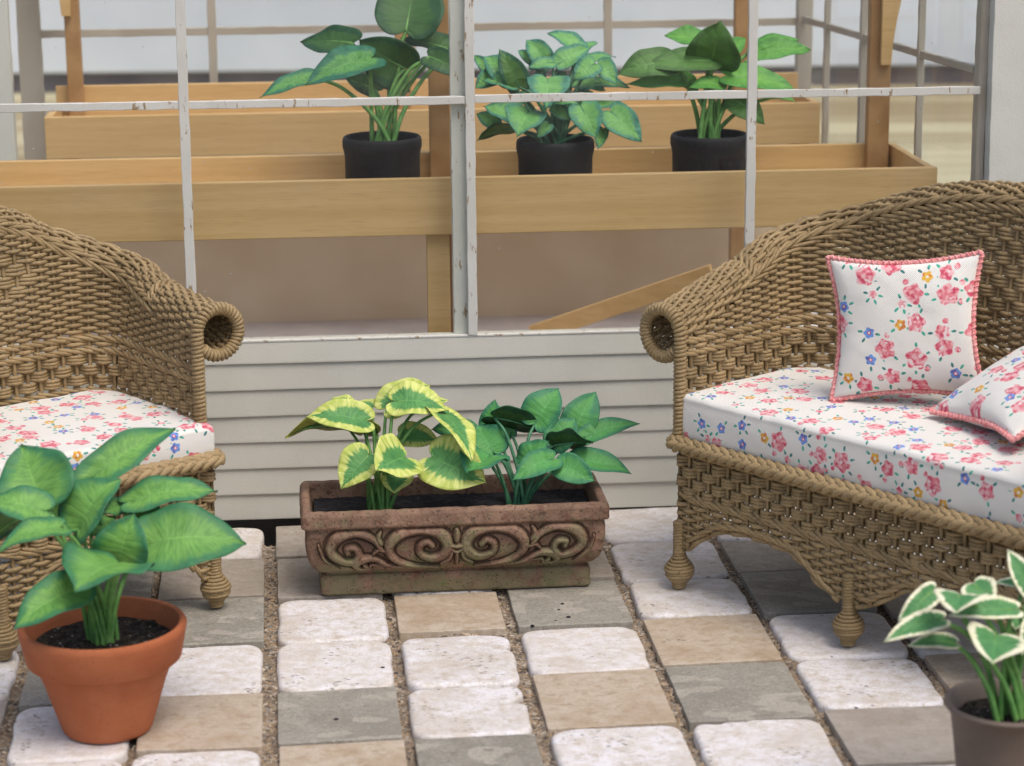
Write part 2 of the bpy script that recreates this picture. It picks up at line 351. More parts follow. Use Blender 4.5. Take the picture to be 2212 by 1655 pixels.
def mat_tile(name, c1, c2, c3, spot, pit, fleck=None):
    t = NT(name, .62, .35); o = t.co(); a = t.attr('val')
    off = t.n('CombineXYZ'); t.L(t.mul(a, 31.), off.inputs[0]); t.L(t.mul(a, 17.), off.inputs[1]); t.L(t.mul(a, 7.), off.inputs[2])
    p = t.n('VectorMath', operation='ADD'); t.L(o, p.inputs[0]); t.L(off.outputs[0], p.inputs[1]); p = p.outputs[0]
    n1 = t.noise(t.mp(p, (1, 1.25, 1)), 24, 8, .72); n2 = t.noise(p, 55, 4, .6); n3 = t.noise(t.mp(p, (1, 1.2, 1), (4, 2, 0)), 30, 6, .75)
    c = t.mix(t.ss(n1, .36, .60), c1, c2); c = t.mix(t.ss(n3, .50, .66), c, c3); c = t.mix(t.mul(t.ss(n2, .5, .75), .6), c, tuple(x*.82 for x in c1))
    n5 = t.noise(p, 190, 2, .6); c = t.mix(t.mul(t.ss(n5, .55, .7), .5), c, tuple(x*.66 for x in c1)); c = t.mix(t.mul(t.ss(n5, .42, .3), .4), c, tuple(min(.9, x*1.3) for x in c2))
    hue = t.m_('FRACT', t.mul(a, 13.7)); c = t.mix(t.mul(hue, .8), c, t.mix(.5, c, spot)); c = t.mix(t.mul(t.ss(t.noise(p, 5, 4, .6), .48, .62), .45), c, c3)
    v = t.vor(t.mp(p, (1, 2.4, 1)), 42); n4 = t.noise(t.mp(p, loc=(9, 9, 0)), 7, 2)
    pt = t.mul(t.ss(v, .26, .12), t.ss(n4, pit, pit+.08))
    c = t.mix(t.mul(pt, .8), c, (.20, .14, .09))
    if fleck:
        vf = t.n('TexVoronoi', feature='F1'); t.L(t.mp(p, (1, 1.9, 1), (1, 7, 0)), vf.inputs['Vector']); vf.inputs['Scale'].default_value = 15
        sc = t.n('SeparateColor'); t.L(vf.outputs['Color'], sc.inputs[0]); d_ = t.add(vf.outputs['Distance'], t.mul(t.sub(n2, .5), .14))
        f1 = t.mul(t.ss(d_, t_sub(t, sc.outputs[1], .06), t_sub(t, sc.outputs[1], .0)), t.m_('GREATER_THAN', sc.outputs[0], .80))
        c = t.mix(t.mul(f1, t.add(.42, t.mul(t.m_('SINE', t.mul(d_, 80.)), .25))), c, fleck[0]); nf = t.noise(p, 120, 3, .7); c = t.mix(t.mul(t.ss(nf, .56, .66), .5), c, fleck[0]); c = t.mix(t.mul(t.ss(nf, .42, .34), .45), c, fleck[1])
        vg = t.vor(t.mp(p, (1.1, 1.6, 1), (5, 3, 0)), 70); c = t.mix(t.mul(t.ss(vg, .16, .08), t.ss(n1, .45, .55)), c, fleck[1])
    h = t.sub(t.add(t.mul(n2, .6), t.mul(n1, .8)), t.mul(pt, 3.))
    return t.fin(c, t.bump(h, .005, .75))
def t_sub(t, s, o): return t.sub(t.mul(s, .30), t.add(o, .0) if o else 0.)
M_TW = mat_tile('tile_white', (.60, .545, .48), (.735, .71, .72), (.50, .43, .35), (.66, .60, .54), .54)
M_TT = mat_tile('tile_tan', (.44, .345, .235), (.54, .45, .35), (.35, .25, .155), (.40, .34, .28), .66)
M_TG = mat_tile('tile_grey', (.245, .225, .180), (.30, .28, .235), (.195, .18, .145), (.36, .33, .28), .70, ((.48, .43, .36), (.07, .085, .085)))
M_TB = mat_tile('tile_taupe', (.32, .275, .22), (.385, .335, .28), (.26, .215, .165), (.36, .33, .30), .72)
def mat_sand():
    t = NT('sand', .9, .3); o = t.co(); v = t.n('TexVoronoi', feature='F1'); t.L(o, v.inputs['Vector']); v.inputs['Scale'].default_value = 135
    sc = t.n('SeparateColor'); t.L(v.outputs['Color'], sc.inputs[0]); cr = t.n('ValToRGB'); t.L(sc.outputs[0], cr.inputs[0])
    e = cr.color_ramp.elements; e[0].color = (.05, .04, .035, 1); e[0].position = .0; e[1].position = 1; e[1].color = (.52, .44, .34, 1)
    for p_, c_ in ((.15, (.16, .12, .085, 1)), (.4, (.29, .215, .14, 1)), (.62, (.36, .25, .15, 1)), (.72, (.20, .19, .17, 1)), (.85, (.40, .33, .25, 1))):
        k = e.new(p_); k.color = c_
    n = t.noise(o, 14, 3); c = t.mix(t.mul(t.ss(n, .4, .7), .45), cr.outputs[0], (.14, .11, .085))
    return t.fin(c, t.bump(t.sub(1., v.outputs['Distance']), .006, 1))
M_SAND = mat_sand()
def mat_planter():
    t = NT('weathered_clay', .72, .3); o = t.co(); a = t.attr('val'); n1 = t.noise(o, 9, 5, .6); n2 = t.noise(o, 34, 4); sx = t.n('SeparateXYZ'); t.L(o, sx.inputs[0])
    c = t.mix(t.ss(n1, .35, .65), (.165, .098, .064), (.27, .165, .110)); c = t.mix(t.ss(n2, .5, .75), c, (.155, .078, .05)); c = t.mix(t.ss(t.noise(t.mp(o, loc=(5, 5, 5)), 90, 3), .55, .7), c, (.10, .062, .042))
    # lichen: more on the raised relief and towards the plinth
    g = t.add(t.add(t.noise(t.mp(o, loc=(3, 3, 1)), 11, 5, .65), t.mul(a, .035)), t.mul(t.sub(.10, sx.outputs[2]), .9))
    c = t.mix(t.mul(t.ss(g, .44, .58), .8), c, (.185, .165, .088)); c = t.mix(t.mul(t.ss(t.noise(t.mp(o, loc=(7, 1, 4)), 16, 4), .60, .70), t.ss(g, .48, .62)), c, (.12, .15, .05))
    c = t.mix(t.mul(t.ss(t.noise(t.mp(o, loc=(2, 8, 4)), 6, 3), .6, .72), .6), c, (.09, .05, .035))
    v = t.vor(t.mp(o, (1.4, 1, .9)), 120); pit = t.mul(t.ss(v, .24, .12), t.ss(t.noise(o, 26, 2), .44, .52))
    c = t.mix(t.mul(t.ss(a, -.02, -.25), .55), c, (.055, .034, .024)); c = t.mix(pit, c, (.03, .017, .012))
    h = t.sub(t.add(t.mul(n2, .5), t.noise(o, 150, 2)), t.mul(pit, 1.6))
    return t.fin(c, t.bump(h, .0022, .8), t.add(.55, t.mul(n1, .3)))
M_PLANT = mat_planter()

# ------------------------------------------------------------------ ground, sand bed, pavement
a = Acc(); xs = np.linspace(-60, 60, 2); a.add([(-80, -40, -.16), (80, -40, -.16), (80, 120, -.16), (-80, 120, -.16)], [(0, 1, 2, 3)])
tag(a.build('ground', mat_simple('far_ground', (.25, .22, .18), (.33, .29, .24), 1.5, .002, .9)), kind='structure')
# sand bed between the tiles
nx, ny = 420, 400; X, Y = np.meshgrid(np.linspace(-1.9, 2.6, nx), np.linspace(-1.6, 1.12, ny), indexing='ij')
Z = -.036+.010*vnoise(X*9, Y*9, 1)+.012*vnoise(X*28, Y*28, 2)+.010*vnoise(X*80, Y*80, 3)-.09*np.clip((Y-.90)/.12, 0, 1)
P_ = TF.o+X[..., None]*TF.X+Y[..., None]*TF.Y+Z[..., None]*np.array([0, 0, 1.])
a = Acc().add(P_.reshape(-1, 3), grid_faces(nx, ny)); tag(a.build('sand_bed', M_SAND), kind='structure')

def tile_geo(a, cx, cy, hx, hy, kind, seed, drop=0., nick=None):
    """one stone: rounded outline, eased or tumbled edge, vertical sides"""
    r = np.random.default_rng(seed); M = 96
    rc, bv, jit = (.046, .012, .0030) if kind == 'W' else (.006, .0025, .0008)
    th = np.linspace(0, 2*pi, M, endpoint=False)
    # rounded rectangle by arc walk
    per = []
    for (sx, sy, a0) in ((1, 1, 0), (-1, 1, pi/2), (-1, -1, pi), (1, -1, 3*pi/2)):
        for k in range(9):
            t = a0+k*pi/16; per.append((sx*(hx-rc)+rc*cos(t), sy*(hy-rc)+rc*sin(t)))
        nxt = {0: (-1, 1), pi/2: (-1, -1), pi: (1, -1), 3*pi/2: (1, 1)}[a0]
        p0 = np.array(per[-1]); n_ = nxt; a1 = a0+pi/2
        p1 = np.array((n_[0]*(hx-rc)+rc*cos(a1), n_[1]*(hy-rc)+rc*sin(a1)))
        for k in range(1, 15): per.append(tuple(p0+(p1-p0)*k/15))
    per = np.array(per); M = len(per); ang = np.arctan2(per[:, 1], per[:, 0])
    j = (vnoise(np.cos(ang)*2.2+seed, np.sin(ang)*2.2+seed, 5)-.5)*2*jit*1.3+(vnoise(np.cos(ang)*7+seed, np.sin(ang)*7, 6)-.5)*2*jit*.35+np.minimum(0, vnoise(np.cos(ang)*18+seed, np.sin(ang)*18, 9)-.22)*jit*4
    rad_ = np.linalg.norm(per, axis=1); per = per*(1+j/rad_)[:, None]
    if kind == 'W' and r.random() < .5 or nick:
        na = nick[0] if nick else r.uniform(-pi, pi); dep = nick[1] if nick else .014
        da = np.abs((ang-na+pi) % (2*pi)-pi); per *= (1-dep/rad_*np.exp(-(da/.10)**2))[:, None]
    inn = lambda d: per*(1-d/np.linalg.norm(per, axis=1))[:, None]
    rings = [(0, -.10), (0, -.05), (0, -bv*1.1)]
    for k in range(1, 5): t = k/4*pi/2; rings.append((bv*(1-cos(t)), -bv*(1-sin(t))))
    R_ = [np.concatenate([inn(d_), np.full((M, 1), z)], 1) for d_, z in rings]
    b = inn(bv)
    for s in (.93, .8, .62, .42, .2, .001): R_.append(np.concatenate([b*s, np.zeros((M, 1))], 1))
    V = np.array(R_); top = V[..., 2] > -.03
    amp = .0016 if kind == 'W' else .0003
    V[..., 2] += np.where(top, (vnoise((V[..., 0]+seed)*30, V[..., 1]*30, 7)-.5)*2*amp, 0)+drop
    tx, ty = r.uniform(-.012, .012, 2); V[..., 2] += V[..., 0]*tx+V[..., 1]*ty
    x = V[..., 0]+cx; y = V[..., 1]+cy
    P = TF.o+x[..., None]*TF.X+y[..., None]*TF.Y+V[..., 2:3]*np.array([0, 0, 1.])
    a.add(P.reshape(-1, 3), grid_faces(len(R_), M, True)[:, ::-1], None, r.random())
cols = {-3: ((-1.17, -.90), None), -2: ((-.87, -.60), None),
 -1: ((-.569, -.310), ([.985, .66, .29, -.012, -.306, -.632, -.928, -1.25], 'TGWGWWT')),
 0: ((-.292, -.019), ([1.0, .722, .391, .05, -.287, -.611, -.909, -1.2], 'WBGWTWG')),
 1: ((.017, .289), ([1.007, .71, .361, .037, -.285, -.605, -.905, -1.2], 'BBWWGTW')),
 2: ((.315, .580), ([1.0, .70, .36, .045, -.300, -.605, -.915, -1.2], 'BWTWWGW')),
 3: ((.614, .902), ([1.02, .70, .42, .068, -.246, -.588, -.905, -1.2], 'WBGWTWG')),
 4: ((.925, 1.212), ([1.05, .725, .392, .104, -.231, -.588, -.93, -1.2], 'WWWTGWT')),
 5: ((1.236, 1.528), ([1.05, .70, .428, .098, -.226, -.542, -.87, -1.2], 'WBGWWBW')),
 6: ((1.553, 1.84), ([1.05, .70, .379, .059, -.23, -.50, -.83, -1.2], 'TWBWTGW')),
 7: ((1.865, 2.15), None), 8: ((2.175, 2.45), None), -4: ((-1.47, -1.20), None)}
accs = {k: Acc() for k in 'WTGB'}; sd_ = 100
for k, ((x0, x1), r_) in cols.items():
    if r_ is None: ys = [1.05-.32*i+.03*sin(k*3+i) for i in range(8)]; ty = [random.choice('WWTGB') for _ in range(7)]
    else: ys, ty = r_
    for i in range(len(ys)-1):
        y1, y0 = ys[i], ys[i+1]; t = ty[i]; g = .0025 if t != 'W' else .0038; sd_ += 1; y0 += .010 if t != 'W' else .002
        if (k, i) == (2, 2): y0 += .026
        if (k, i) == (3, 2): y0 += .006
        dr = {'W': -.000, 'T': -.002, 'G': -.002, 'B': -.002}[t]+random.uniform(-.003, .001)
        tile_geo(accs[t], (x0+x1)/2+random.uniform(-.003, .003), (y0+y1)/2, (x1-x0)/2, (y1-y0)/2-g, t, sd_, dr, (.35, .045) if (k, i) == (2, 4) else None)
pm = {'W': M_TW, 'T': M_TT, 'G': M_TG, 'B': M_TB}
# one pavement object with a material per stone kind
pav = Acc(); mats = []; cnt = []
for k in 'WTGB':
    v = np.concatenate(accs[k].v); f = np.concatenate(accs[k].f); pav.add(v, f, None, np.concatenate(accs[k].at)); cnt.append(len(f))
po = pav.build('pavement', M_TW); tag(po, kind='structure')
for k in 'TGB': po.data.materials.append(pm[k])
po.data.polygons.foreach_set('material_index', np.repeat(np.arange(4), cnt).astype(np.int32)); po.data.update()

# black soil crumbs lying on the stones
def crumb(px, py, s, label, grp):
    p = gz(px, py, 0); th = np.linspace(0, 2*pi, 8, endpoint=False); r = np.random.default_rng(int(px))
    prof = [(0.01, 0), (.8, .05), (1, .4), (.7, .8), (.01, 1)]
    V = np.array([[(q*cos(t)*s*(1+.4*r.random()), q*sin(t)*s*(1+.4*r.random()), z*s*1.1-.006) for t in th] for q, z in prof])
    o = Acc().add(V.reshape(-1, 3), grid_faces(5, 8, True)[:, ::-1]).build('soil_crumb', M_CRUMB); o.location = p
    tag(o, label, 'crumb', grp)
for (x, y, s, l) in ((1215, 1302, .0048, 'black crumb on the grey stone, rearmost of the six'), (1207, 1315, .0045, 'black crumb just below the rearmost one on the grey stone'),
    (1228, 1331, .0058, 'largest black crumb, in the middle of the grey stone'), (1252, 1338, .0032, 'smallest black crumb, rightmost on the grey stone'),
    (1200, 1338, .0042, 'black crumb left of the largest one on the grey stone'), (1150, 1349, .0048, 'black crumb by the left edge of the grey stone, alone')):
    crumb(x, y, s, l, 'black crumbs on the grey paving stone')
for (x, y, s, l) in ((812, 1424, .0042, 'upper black crumb on the white stone'), (827, 1441, .0062, 'fat black crumb beside the right edge of the white stone'), (814, 1450, .0036, 'tiny black crumb, lowest on the white stone')):
    crumb(x, y, s, l, 'black crumbs on the white paving stone')
crumb(726, 1552, .0058, 'single black crumb on the speckled grey stone at the bottom', None)

# ------------------------------------------------------------------ far surroundings: deck and house
def mat_deck():
    t = NT('deck_boards', .7, .3); n = t.noise(t.mp(t.co(), (.12, .75, 1)), 1, 3, .6)
    return t.fin(t.mix(t.ss(n, .40, .60), (.30, .23, .13), (.54, .48, .32)))
a = Acc()
for i in range(44): box(a, -6, 14, 8.75+i*.30, 8.75+i*.30+.285, -.10, 0)
tag(a.build('deck', mat_deck(), smooth=False), kind='structure')
hs = thing('house', (0, 16.6, 0), 'pale blue-white clapboard house far behind the greenhouse', 'house')
a = Acc()
for i in range(5): z = .14+i*.75; box(a, -8, 14, -.05, .2, z, z+.72); 
for i in range(5): z = .14+i*.75; box(a, -8, 14, -.02, .2, z+.72, z+.75)
bevel(a.build('wall', mat_simple('house_paint', (.60, .635, .71), (.72, .75, .82), .8, .002, .7), hs, smooth=False), .01)
a = Acc(); box(a, -8, 14, 0, .2, 0, .139); a.build('foundation', mat_simple('foundation', (.10, .09, .115), (.17, .15, .16), 2, .002, .8), hs, smooth=False)

# ------------------------------------------------------------------ greenhouse
gh = thing('greenhouse', G.o, 'off-white painted glass greenhouse with lapped siding behind the wicker seats', 'greenhouse', G.a)
XL, XR, YB = -.70, 2.19, 1.72
a = Acc()                                        # lapped boards of the low wall
zs = [.004, .079, .155, .231, .307, .383, .459, .519]; sl = []
for i in range(7):
    z0, z1 = zs[i], zs[i+1]
    pts = [(-.0145, z0), (-.0145, z0+.004), (-.008, z1+.002 if i < 6 else z1), (.006, z1+.002 if i < 6 else z1), (.006, z0), ]
    n_ = 24; xx = np.linspace(XL, XR+.02, n_); V = []
    for x in xx:
        w = .0012*(vnoise(np.array([x*3.+i*9]), np.array([i*1.]), 4)[0]-.5)*2
        for (y, z) in pts: V.append((x, y+w, z+w*.6))
    f = grid_faces(n_, 5, True)
    a.add(V, f[:, ::-1]); a.add([V[k] for k in range(5)], [(0, 1, 2, 3), (0, 3, 4, 4)]); a.add([V[-5+k] for k in range(5)], [(0, 3, 2, 1), (0, 4, 3, 3)])
sw = a.build('siding', M_SIDING, gh, smooth=False)
a = Acc(); box(a, XL, XR+.02, .0065, .03, .0, .5195); a.build('wall_core', M_DIM, gh, smooth=False)
a = Acc(); box(a, XL, XR+.01, -.0098, .034, .5192, .5245); bevel(a.build('sill', M_PAINT, gh, smooth=False), .001)
def strip(name, p0, p1, w, d, mat, parent=gh, wav=.0013, axis='z'):
    """slightly uneven painted wooden strip, p0-p1 centre line, w across the glass, d thickness"""
    p0, p1 = np.array(p0, float), np.array(p1, float); n_ = max(6, int(np.linalg.norm(p1-p0)/.02)); t = np.linspace(0, 1, n_)[:, None]
    P = p0+(p1-p0)*t; s = random.random()*50; T = (p1-p0)/np.linalg.norm(p1-p0)
    A = np.cross(T, (0, 1, 0)) if abs(T[1]) < .6 else np.cross(T, (1, 0, 0)); A /= np.linalg.norm(A); B = np.cross(T, A)
    L_ = np.linspace(0, 1, n_)*np.linalg.norm(p1-p0)*30
    V = []
    for (sa, sb, k) in ((-1, -1, 1), (1, -1, 2), (1, 1, 3), (-1, 1, 4)):
        j = (vnoise(L_+s, np.full(n_, k*7.), 9)-.5)*2*wav
        V.append(P+A*((sa*w/2+j)[:, None])+B*(sb*d/2))
    V = np.stack(V, 1).reshape(-1, 3); a = Acc(); a.add(V, grid_faces(n_, 4, True)); a.add(V[:4], [(0, 1, 2, 3)]); a.add(V[-4:], [(3, 2, 1, 0)])
    o = a.build(name, mat, parent, smooth=False); md = o.modifiers.new('b', 'BEVEL'); md.width = .0018; md.segments = 2; md.limit_method = 'ANGLE'; md.angle_limit = rad(50); return o
ZT = 1.95
vx = [(-.027, -.024), (.755, .756), (1.538, 1.542)]
for i, (xb, xt) in enumerate(vx): strip('muntin', (xb, -.004, .525), (xt, -.004, ZT), .026, .016, M_PAINT)
ends = [XL, -.026, .755, 1.54, 2.184]
for i in range(4):
    x0 = ends[i]+(.014 if i else 0); x1 = ends[i+1]-(.014 if i < 3 else 0); dz = [.002, .0, .003, .001][i]
    strip('muntin', (x0, -.003, 1.186+dz), (x1, -.003, 1.186+dz*.3), .022, .014, M_PAINT)
g = Acc(); box(g, XL, XR-.002, .0055, .0085, .525, ZT); gl = g.build('glass_pane', M_GLASS, gh, smooth=False)
strip('post', (.724, .032, .525), (.724, .032, ZT), .042, .040, M_PAINT)
strip('post', (-.70, .03, .0), (-.70, .03, ZT), .05, .06, M_PAINT)
o = strip('corner_post', (2.275, .01, -.06), (2.268, .01, ZT), .125, .10, M_POSTP); tag(o)
strip('post', (2.196, .034, .53), (2.196, .034, ZT), .024, .05, M_SHADEPAINT)
# right side wall: leans in a little towards the back
sx0, sx1 = 2.20, 2.035
sd = lambda y: sx0+(sx1-sx0)*y/YB
g = Acc(); box(g, 0, 1, -.0015, .0015, 0, 1, lambda x, y, z: (sd(.06+x*(YB-.08))+y, .06+x*(YB-.08), .05+z*(ZT-.05))); g.build('glass_pane', M_GLASS, gh, smooth=False)
strip('muntin', (sd(.06)-.008, .06, 1.236), (sd(YB-.03)-.008, YB-.03, 1.232), .022, .014, M_SHADEPAINT)
for y in (.50, 1.04, 1.42): strip('muntin', (sd(y)-.010, y, .05), (sd(y)-.010, y, ZT), .02, .02 if y != 1.04 else .03, M_SHADEPAINT)
strip('post', (sd(YB)-.0, YB, .0), (sd(YB), YB, ZT), .05, .05, M_SHADEPAINT)
# back wall
g = Acc(); box(g, -.66, sx1, YB+.012, YB+.015, .55, ZT); g.build('glass_pane', M_GLASS, gh, smooth=False)
for x in (-.02, .665, 1.345): strip('muntin', (x, YB, .52), (x, YB, ZT), .028, .018, M_SHADEPAINT)
strip('muntin', (-.62, YB+.002, 1.222), (sx1-.02, YB+.002, 1.222), .026, .016, M_SHADEPAINT)
strip('post', (-.635, YB-.03, 0), (-.635, YB-.03, ZT), .075, .05, M_SHADEPAINT)
strip('post', (-.70, YB-.25, 0), (-.70, YB-.25, ZT), .055, .05, M_POSTP)
a = Acc(); box(a, -.66, sx1, YB-.015, YB+.01, .0, .52); a.build('back_wall', M_DIM, gh, smooth=False)
a = Acc(); box(a, -.67, 2.17, .031, YB-.016, .17, .20); a.build('floor_panel', M_FLOORIN, gh, smooth=False)

# benches -----------------------------------------------------------------
fb = thing('potting_bench', G(.7, .35, .20), 'long wooden tray bench holding three black pots behind the glass', 'bench', G.a)
FBX0, FBX1 = -.66, 2.10
def bx(name, x0, x1, y0, y1, z0, z1, par, mat=None, o=(.7, .35, .20), bw=.003):
    a = Acc(); box(a, x0-o[0], x1-o[0], y0-o[1], y1-o[1], z0-o[2], z1-o[2]); return bevel(a.build(name, mat or M_BENCH, par, smooth=False), bw)
bx('front_board', FBX0, FBX1, .10, .122, .792, .955, fb); bx('rear_board', FBX0, FBX1-.024, .60, .622, .80, .953, fb)
bx('side_board', FBX1-.022, FBX1, .1225, .622, .80, .951, fb); bx('tray_floor', FBX0, FBX1-.023, .1225, .5995, .83, .850, fb)
bx('post', .668, .730, .555, .599, .2005, 1.9, fb, M_BENCHV); bx('post', 2.0, 2.066, .555, .599, .2005, 1.9, fb, M_BENCHV)
bx('leg', .635, .700, .124, .165, .2005, .829, fb, M_BENCH); bx('leg', 2.0, 2.06, .124, .165, .2005, .829, fb, M_BENCHV)
def bracket(x, y, z, s, par, o):
    a = Acc(); n_ = 10
    V = []
    for i in range(n_):
        t = i/(n_-1); V += [(x-o[0], y-o[1], z+t*.6-o[2]), (x-o[0]+s*(.03+.16*t**1.6), y-o[1], z+t*.6-o[2]), (x-o[0]+s*(.03+.16*t**1.6), y+.022-o[1], z+t*.6-o[2]), (x-o[0], y+.022-o[1], z+t*.6-o[2])]
    a.add(V, grid_faces(n_, 4, True)); a.add(V[:4], [(0, 1, 2, 3)]); return a.build('bracket', M_BENCH, par, smooth=False)
bracket(2.03, .532, 1.20, 1, fb, (.7, .35, .20)); 
bb = thing('shelf_bench', G(.7, 1.3, .20), 'wooden bench along the far wall of the greenhouse', 'bench', G.a); ob = (.7, 1.3, .20)
bx('front_board', -.545, 1.99, 1.20, 1.222, .868, 1.005, bb, o=ob); bx('rear_board', -.545, 1.99, 1.58, 1.60, .868, 1.06, bb, o=ob)
bx('side_board', -.545, -.523, 1.2225, 1.5795, .868, 1.003, bb, o=ob); bx('side_board', 1.968, 1.99, 1.2225, 1.5795, .868, 1.003, bb, o=ob)
bx('tray_floor', -.522, 1.967, 1.223, 1.579, .87, .885, bb, o=ob)
bx('post', -.50, -.45, 1.535, 1.5785, .8855, 1.9, bb, M_BENCHV, ob); bx('post', .60, .65, 1.535, 1.5785, .8855, 1.9, bb, M_BENCHV, ob); bx('post', 1.76, 1.83, 1.535, 1.5785, .8855, 1.9, bb, M_BENCHV, ob)
for x in (-.50, .695, 1.70, 1.90): bx('leg', x, x+.06, 1.2245, 1.265, .2005, .869, bb, M_BENCHV, ob)
bracket(-.475, 1.51, 1.30, -1, bb, ob)
# plank leaning under the bench
p0 = G.o*0+np.array(gz(1150, 722, .225)); p1 = at(1540, 590, depth(G(1.4, 1.05, .4)))
pl = thing('wooden_plank', p0, 'loose wooden plank slanting under the tray bench by the sofa', 'plank')
a = Acc(); T_ = p1-p0; Ln = np.linalg.norm(T_); T_ /= Ln; U = np.cross((0, 0, 1.), T_); U /= np.linalg.norm(U); W_ = np.cross(T_, U)
box(a, 0, Ln, -.012, .012, -.03, .03, lambda x, y, z: T_*x+U*y+W_*z); bevel(a.build('board', M_BENCH, pl, smooth=False), .002)

# ------------------------------------------------------------------ wicker furniture
CR = .0056                                       # cord radius
def helix_wrap(a, P, R, pitch, cr=CR, seg=13, val=0.):
    """cord wound round the path P (R may vary along it)"""
    P = np.asarray(P, float); dl = np.linalg.norm(np.diff(P, axis=0), axis=1); s = np.concatenate([[0], np.cumsum(dl)]); L = s[-1]
    n = int(L/pitch*seg); t = np.linspace(0, L, n); C = np.stack([np.interp(t, s, P[:, k]) for k in range(3)], 1)
    T = np.gradient(C, axis=0); T /= np.linalg.norm(T, axis=1)[:, None]
    h = np.array([.3, 1., .12]); h /= np.linalg.norm(h)
    N = h-T*(T@h)[:, None]; N /= np.linalg.norm(N, axis=1)[:, None]; B = np.cross(T, N)
    r = np.interp(t, s, R) if not np.isscalar(R) else np.full(n, R)
    ph = t/pitch*2*pi+(vnoise(t*60, t*0, 3)-.5)*.9; j = 1+(vnoise(t*140, t*0+3, 4)-.5)*.10
    D = np.cos(ph)[:, None]*N+np.sin(ph)[:, None]*B
    tube(a, C+D*(r*j)[:, None], cr, hint=D, sides=6, val=val)
    tube(a, C, r*.92, sides=8)
def braid_row(a, path, nrm, up, amp=.009, dep=.005, r=.0068, period=.052):
    """three-strand plait along a path; nrm/up per path sample"""
    path = np.asarray(path); s = np.concatenate([[0], np.cumsum(np.linalg.norm(np.diff(path, axis=0), axis=1))]); L = s[-1]
    n = int(L/period*14); t = np.linspace(0, L, n)
    ip = lambda A: np.stack([np.interp(t, s, A[:, k]) for k in range(3)], 1)
    C, N, U = ip(path), ip(nrm), ip(up)
    step = period/2.6; q = np.linspace(0, 1, 9); f = lambda A, s_: np.stack([np.interp(s_, t, A[:, k]) for k in range(3)], 1)
    for i in range(int(L/step)):
        for sg in (1, -1):
            s_ = (i+(.5 if sg < 0 else 0)+q*2.15)*step; s_ = np.clip(s_, 0, L)
            if s_[-1]-s_[0] < step: continue
            lat = sg*amp*(1.28-1.75*q); nn = dep*(-.9+2.3*np.sin(pi*np.clip(q*1.05+.02, 0, 1))**.8)
            tube(a, f(C, s_)+f(U, s_)*lat[:, None]+f(N, s_)*nn[:, None], r*(.92+.08*np.sin(pi*q)), hint=f(N, s_), sides=7, val=rng.random()*.5)

